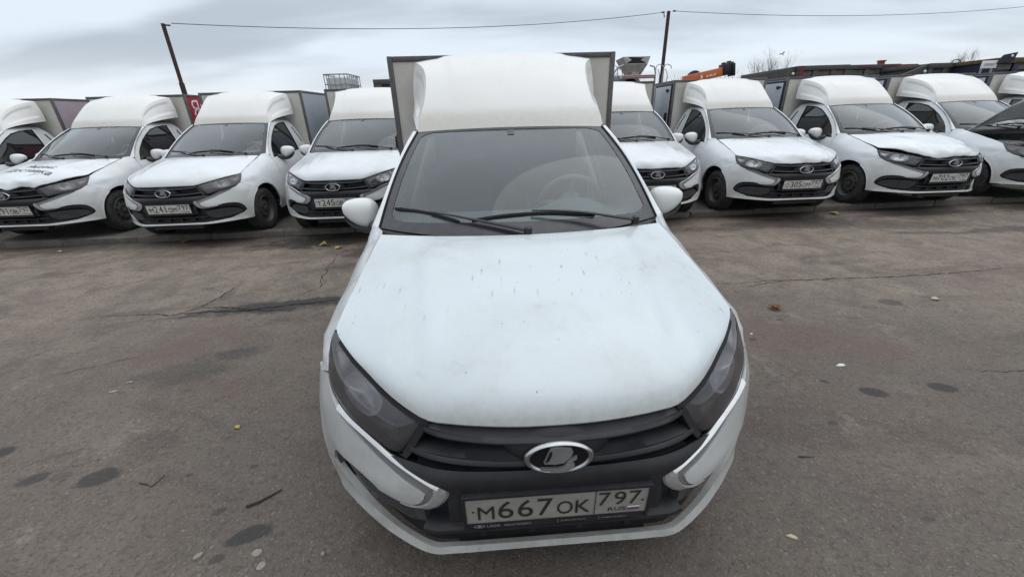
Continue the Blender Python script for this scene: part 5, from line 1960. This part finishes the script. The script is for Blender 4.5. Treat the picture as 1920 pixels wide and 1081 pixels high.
for ob in list(bpy.data.objects):
    if ob.get('label', '').startswith('dark tipper with a plain'):
        ho.parent = ob
        ho.matrix_parent_inverse = (Matrix.Translation(ob.location) @ Matrix.Rotation(ob.rotation_euler.z, 4, 'Z')).inverted()
# white board with grey print standing at the tipper's end
wb = empty('white_sign', (14.88, 13.9, 2.38), R(-3))
MB().box((0, 0, 0), (.46, .02, .21), .003).build('board', 'white_print', wb, 30)
tb = MB()
for i in range(7):
    xa = .08 + i * .043
    tb.add([(xa, -.003, .07), (xa + .031, -.003, .07), (xa + .031, -.003, .14), (xa + .004 * (i % 2), -.003, .14)], [(0, 1, 2, 3)])
tb.build('print', 'grey_print', wb, 0)
MB().box((.05, .02, -2.33), (.09, .06, .1)).box((.36, .02, -2.33), (.40, .06, .1)).build('legs', 'galv', wb, 0)
tag(wb, 'small white sign board leaning beside the dark blue and ochre tipper', 'sign')

# far red-roofed house with a chimney
hs = empty('house', (53.5, 60, 0))
MB().box((-4, 0, 0), (4, 6, 5.0)).build('wall', 'brick_red', hs, 0)
rf_ = MB().prism([(-4.4, 5.0), (4.4, 5.0), (1.6, 6.1), (-3.4, 6.1)], lambda x, z: (x, -.4, z), lambda x, z: (x, 6.4, z)).build('roof', 'brick_red', hs, 0)
MB().box((-1.0, 2.5, 5.8), (-.4, 3.1, 6.75)).box((-1.08, 2.42, 6.75), (-.32, 3.18, 6.9)).build('chimney', 'brick_red', rf_, 0)
tag(hs, 'far house with a dull red roof and chimney beyond the tippers', 'house')


# bare autumn trees beyond the yard
def bare_tree(x, y, h, seed, label, spread=.24, group=None):
    rt = random.Random(seed)
    tr = empty('bare_tree', (x, y, -.3))
    trunk, tw = MB(), MB()

    def grow(p, d, L_, r, lev, mb_):
        q = p
        pts = [q.copy()]
        for _ in range(3):
            d = (d + Vector((rt.gauss(0, .10), rt.gauss(0, .10), rt.gauss(.05, .06)))).normalized()
            q = q + d * (L_ / 3)
            pts.append(q.copy())
        mb_.tube(pts, list(np.linspace(r, r * .6, 4)), 5 if lev < 2 else 3, cap=False) if lev < 5 else None
        if lev >= 5:
            return
        for _ in range((9, 5, 4, 3, 3)[lev]):
            k_ = rt.uniform(.35, 1.0)
            base_ = pts[0].lerp(pts[-1], k_)
            nd = (d + Vector((rt.gauss(0, spread * 1.5), rt.gauss(0, spread * 1.5), rt.uniform(0, .5)))).normalized()
            grow(base_, nd, L_ * rt.uniform(.45, .65), r * .42, lev + 1, tw)
    grow(Vector((0, 0, 0)), Vector((0, 0, 1)), h * .62, .010 * h, 0, trunk)
    trunk.build('trunk', 'bark', tr, 0)
    tw.build('crown', 'bark', tr, 0)
    tag(tr, label, 'tree', group)
    return tr


TG = 'bare trees beyond the yard'
bare_tree(39.3, 70, 8.0, 1, 'leftmost of the three bare trees left of the flying bird', group=TG)
bare_tree(40.9, 71, 8.4, 2, 'middle one of the three bare trees left of the flying bird', group=TG)
bare_tree(42.4, 70, 8.0, 3, 'rightmost of the three bare trees, nearest to the flying bird', group=TG)
bare_tree(69.8, 70, 7.9, 4, 'blurred bare tree behind the dark tipper, left one of two', group=TG)
bare_tree(73.2, 70, 8.4, 5, 'blurred bare tree behind the dark tipper, taller right one of two', group=TG)
# far wood: a continuous low line of bare crowns
fw_ = MB()
rt = random.Random(11)
for i in range(420):
    a = rt.uniform(R(48), R(75))
    r_ = rt.uniform(88, 120)
    bx_, by_ = r_ * math.cos(a), r_ * math.sin(a)
    h_ = rt.uniform(5.2, 7.2)
    for j in range(14):
        z_ = rt.uniform(.25, 1) * h_
        w_ = (1.15 - z_ / h_) * 1.5 + .2
        px, py = bx_ + rt.gauss(0, w_), by_ + rt.gauss(0, w_)
        q = Vector((px, py, z_))
        d = Vector((rt.gauss(0, .5), rt.gauss(0, .5), 1)).normalized() * rt.uniform(.4, 1.1)
        fw_.add([q, q + Vector((.10, .02, .0)), q + d], [(0, 1, 2)])
    fw_.tube([(bx_, by_, -.5), (bx_, by_, h_ * .9)], .07, 4, cap=False)
tag(fw_.build('far_wood', 'bark', None, 0), kind='stuff')

# bird in flight
bd = MB()
bd.tube([(-.20, 0, 0), (-.12, 0, .01), (0, 0, .015), (.13, 0, .04), (.18, 0, .055)], [.01, .05, .075, .045, .012], 8)
for s_ in (-1, 1):
    bd.add([(-.08, 0, .02), (.08, 0, .04), (.20, s_ * .25, .16), (.16, s_ * .5, .10), (.02, s_ * .28, .12)], [(0, 1, 2, 3, 4)])
bd.add([(-.18, .03, 0), (-.18, -.03, 0), (-.33, -.06, -.02), (-.33, .06, -.02)], [(0, 1, 2, 3)])
o = bd.build('bird', 'feather', None, 40)
o.location = (18.42, 30, 4.6)
o.rotation_euler = (R(20), R(-25), R(200))
o.scale = (.42, .42, .42)
tag(o, 'small dark bird flying in the grey sky over the right-hand vans', 'bird')


# ------------------------------------------------------------------ a person leaning over the open bonnet, mostly out of frame
def skin_body(name, joints, bones, m, parent=None):
    me = bpy.data.meshes.new(name)
    me.from_pydata([j[0] for j in joints], bones, [])
    o_ = link(name, me, parent)
    md_ = o_.modifiers.new('skin', 'SKIN')
    for v_, j in zip(me.skin_vertices[0].data, joints):
        v_.radius = (j[1], j[1]) if not isinstance(j[1], tuple) else j[1]
    me.skin_vertices[0].data[0].use_root = True
    sb = o_.modifiers.new('sub', 'SUBSURF')
    sb.levels = sb.render_levels = 2
    bpy.context.view_layer.update()
    dg = bpy.context.evaluated_depsgraph_get()
    nm_ = bpy.data.meshes.new_from_object(o_.evaluated_get(dg))
    o_.modifiers.clear()
    o_.data = nm_
    nm_.materials.clear()
    nm_.materials.append(M[m])
    nm_.shade_smooth()
    return o_


pe = empty('person', (8.95, 5.42, 0))
# local coordinates: leaning towards -x (over the engine), feet by the kerb
J = [((.30, -.05, .95), .16), ((.16, -.02, 1.14), .165), ((-.02, 0, 1.30), .175), ((-.12, .0, 1.38), .10), ((-.20, 0, 1.45), .065),
     ((-.02, -.20, 1.33), .075), ((-.34, -.22, 1.20), .055), ((-.62, -.05, 1.12), .042),
     ((-.02, .20, 1.33), .075), ((-.30, .30, 1.15), .055), ((-.55, .28, 1.02), .042),
     ((.30, -.14, .88), .10), ((.26, -.15, .50), .075), ((.32, -.16, .09), .05), ((.20, -.17, .045), .045),
     ((.30, .10, .88), .10), ((.28, .14, .50), .075), ((.36, .14, .09), .05), ((.24, .14, .045), .045)]
B_ = [(0, 1), (1, 2), (2, 3), (3, 4), (2, 5), (5, 6), (6, 7), (2, 8), (8, 9), (9, 10), (0, 11), (11, 12), (12, 13), (13, 14), (0, 15), (15, 16), (16, 17), (17, 18)]
skin_body('body', J, B_, 'navy_cloth', pe)
hd_ = MB()
rows = []
for i in range(13):
    a = -math.pi / 2 + math.pi * i / 12
    rows.append([(-.30 + .105 * math.cos(a) * math.cos(t) - (.018 if abs(t - math.pi) < .3 and i in (5, 6) else 0), .078 * math.cos(a) * math.sin(t), 1.55 + .125 * math.sin(a)) for t in np.linspace(0, 2 * math.pi, 20, endpoint=False)])
hd_.grid(rows, closed_v=True)
hd_.build('head', 'skin', pe, 60)
hr = MB().grid([[(p[0] * 1.0 + .012, p[1] * 1.10, p[2] + .014) for p in row] for row in rows[6:]], closed_v=True)
hr.build('hair', 'hair', pe, 60)
for base_, dirv in (((-.62, -.05, 1.12), (-1, .35, -.5)), ((-.55, .28, 1.02), (-1, -.1, -.5))):
    d = Vector(dirv).normalized()
    sd_v = d.cross(Vector((0, 0, 1))).normalized()
    b0 = Vector(base_)
    hm = MB()
    hm.tube([b0, b0 + d * .05, b0 + d * .10], [.030, .042, .036], 10, sq=(1, .55))
    for k_, ln_ in zip((-1.5, -.5, .5, 1.5), (.062, .075, .080, .068)):
        q = b0 + d * .095 + sd_v * k_ * .018
        hm.tube([q, q + d * ln_ * .5 + Vector((0, 0, -.006)), q + d * ln_ + Vector((0, 0, -.028))], [.0095, .009, .007], 6)
    q = b0 + d * .03 - sd_v * .03
    hm.tube([q, q + d * .035 - sd_v * .028, q + d * .065 - sd_v * .03 + Vector((0, 0, -.012))], [.012, .0105, .008], 6)
    hm.build('hand', 'skin', pe, 60)
tag(pe, 'person in dark navy reaching into the open engine bay at the photo edge', 'person')


# ------------------------------------------------------------------ litter on the asphalt
def leaf(x, y, s, m, rz, label, curl=.25, z=.006, group='fallen leaves on the asphalt'):
    o_pts = [(0, -.5), (.16, -.40), (.30, -.30), (.26, -.15), (.42, .0), (.28, .08), (.32, .24), (.16, .22), (.0, .52), (-.15, .24), (-.33, .25), (-.27, .08), (-.43, .0), (-.27, -.14), (-.29, -.32), (-.15, -.40)]
    V = [(px * s, py * s, curl * s * (abs(px) * 1.2 + .25 * math.sin(9 * px + 4 * py) * .6 + .15)) for px, py in o_pts] + [(0, 0, 0.02 * s), (0, .25 * s, .03 * s)]
    n_ = len(o_pts)
    F = [(i, (i + 1) % n_, n_) for i in range(n_)]
    a = MB().add(V, F)
    a.tube([(0, -.48 * s, .03 * s), (.03 * s, -.75 * s, .05 * s), (.02 * s, -.95 * s, .02 * s)], .012 * s, 4)
    o_ = a.build('fallen_leaf', m, None, 0)
    o_.location = (x, y, z)
    o_.rotation_euler = (0, 0, rz)
    return tag(o_, label, 'leaf', group)


leaf(2.09, 2.79, .10, 'leaf_brown', .6, 'curled brown leaf right of the nearest van, beyond its headlamp', .5)
leaf(3.46, 2.87, .07, 'leaf_pale', 1.6, 'pale tan leaf on the open asphalt far right of the brown leaf', .3)
leaf(-4.44, 5.22, .13, 'leaf_yellow', .3, 'yellow leaf at the kerb under van M241OM', .3)
leaf(-5.87, 4.94, .07, 'leaf_pale', 1.2, 'pale leaf on the asphalt below the lettered bonnet', .25)
leaf(-2.40, 4.86, .10, 'leaf_yellow', 2.0, 'bright yellow leaf on the damp patch, left one of the pair by the mirror', .6)
leaf(-2.16, 4.73, .11, 'leaf_yellow', 2.8, 'yellow leaf on the damp patch, right one of the pair by the mirror', .3)
leaf(-2.46, 5.02, .055, 'leaf_pale', .4, 'tiny pale leaf lying just behind the bright yellow one', .3)
leaf(4.79, 5.72, .13, 'leaf_yellow', .2, 'yellow leaf at the kerb between vans O305OM and M702OK', .35)
leaf(-1.48, 1.63, .035, 'leaf_yellow', 1.0, 'tiny yellow leaf on bare asphalt left of the nearest bumper', .3)
leaf(6.3, 5.45, .05, 'leaf_pale', .7, 'small pale scrap of leaf below the van with the bent bonnet', .3)


def scrap(name, x, y, sx, sy, rz, m, label, cat, hgt=.008, seed=0, group=None):
    rr = random.Random(seed)
    n_ = 10
    P = [(sx * rr.uniform(.7, 1.1) * math.cos(2 * math.pi * i / n_), sy * rr.uniform(.7, 1.1) * math.sin(2 * math.pi * i / n_)) for i in range(n_)]
    a = MB()
    V = [(px, py, 0) for px, py in P] + [(px * .85, py * .85, hgt * rr.uniform(.6, 1.2)) for px, py in P]
    a.add(V, [(i, (i + 1) % n_, n_ + (i + 1) % n_, n_ + i) for i in range(n_)] + [tuple(range(n_, 2 * n_))])
    o_ = a.build(name, m, None, 30)
    o_.location = (x, y, .002)
    o_.rotation_euler = (0, 0, rz)
    return tag(o_, label, cat, group)


scrap('paper_scrap', 2.03, 2.02, .035, .012, .1, 'paper', 'white scrap of paper on the asphalt right of the headlamp', 'paper scrap', .006, 1)
scrap('paper_scrap', 1.70, 2.42, .012, .008, .1, 'paper', 'tiny white paper fleck between the headlamp and the brown leaf', 'paper scrap', .004, 2)
scrap('paper_scrap', 1.03, .965, .022, .010, -.3, 'leaf_pale', 'small buff scrap near the bottom right of the nearest bumper', 'paper scrap', .003, 3)
scrap('mortar_spot', -.99, .965, .022, .015, .3, 'stone_pale', 'pale mortar blot below the crescent oil stain', 'mortar spot', .002, 4, 'mortar blots on the asphalt')
scrap('mortar_spot', -.945, .915, .016, .017, .9, 'stone_pale', 'smaller pale mortar blot at the lower edge of the photo', 'mortar spot', .002, 5, 'mortar blots on the asphalt')
scrap('mortar_spot', -1.205, .955, .020, .010, .8, 'stone_pale', 'small pale stone chip left of the mortar blots', 'stone chip', .008, 6)
scrap('stone', -.735, .95, .011, .009, .2, 'stone_pale', 'small pale stone beside the left lower lip of the nearest van', 'stone', .01, 7, 'small stones on the asphalt')
scrap('stone', -.745, 1.33, .009, .008, .2, 'stone_pale', 'little stone close to the left flank of the nearest van', 'stone', .008, 8, 'small stones on the asphalt')
scrap('stone', -2.43, 2.06, .025, .010, .2, 'stone_pale', 'pale flat stone on the left asphalt, upper one of two', 'stone', .004, 9, 'small stones on the asphalt')
scrap('stone', -2.45, 1.97, .030, .010, .3, 'stone_pale', 'pale flat stone on the left asphalt, lower one of two', 'stone', .004, 10, 'small stones on the asphalt')


def stick(pts, r, label, rootz=.006):
    o_ = MB().tube([(p[0] - pts[0][0], p[1] - pts[0][1], rootz + (p[2] if len(p) > 2 else 0)) for p in pts], list(np.linspace(r, r * .5, len(pts))), 6).build('stick', 'stick', None, 40)
    o_.location = (pts[0][0], pts[0][1], 0)
    return tag(o_, label, 'stick', 'sticks on the asphalt')


stick([(-1.145, 1.155), (-1.105, 1.175), (-1.07, 1.205), (-1.035, 1.235)], .006, 'dark twig left of the nearest bumper, pointing away from it')
stick([(-1.71, 1.29), (-1.67, 1.283), (-1.64, 1.27), (-1.63, 1.30), (-1.63, 1.335)], .003, 'thin crooked twig between the two left oil stains')
stick([(1.30, 1.33), (1.34, 1.328), (1.37, 1.326)], .003, 'short dark twig right of the nearest bumper')
# fine grit strewn over the near road
gb = MB()
rg = random.Random(21)
for i in range(1500):
    r_ = rg.uniform(.6, 1) ** 1
    y_ = .55 + rg.random() ** 1.7 * 4.6
    x_ = rg.uniform(-1.2, 1.2) * (1.2 + y_ * 1.15)
    s_ = rg.uniform(.0012, .0032) * (1 + .12 * y_)
    a = rg.uniform(0, 6.28)
    c_, d_ = math.cos(a) * s_, math.sin(a) * s_
    gb.add([(x_ + c_, y_ + d_, 0), (x_ - d_, y_ + c_, 0), (x_ - c_ * .8, y_ - d_ * .8, 0), (x_ + d_, y_ - c_, 0), (x_ + c_ * .1, y_, s_ * .9)], [(0, 1, 4), (1, 2, 4), (2, 3, 4), (3, 0, 4)])
tag(gb.build('grit', 'stone_pale', None, 0), kind='stuff')
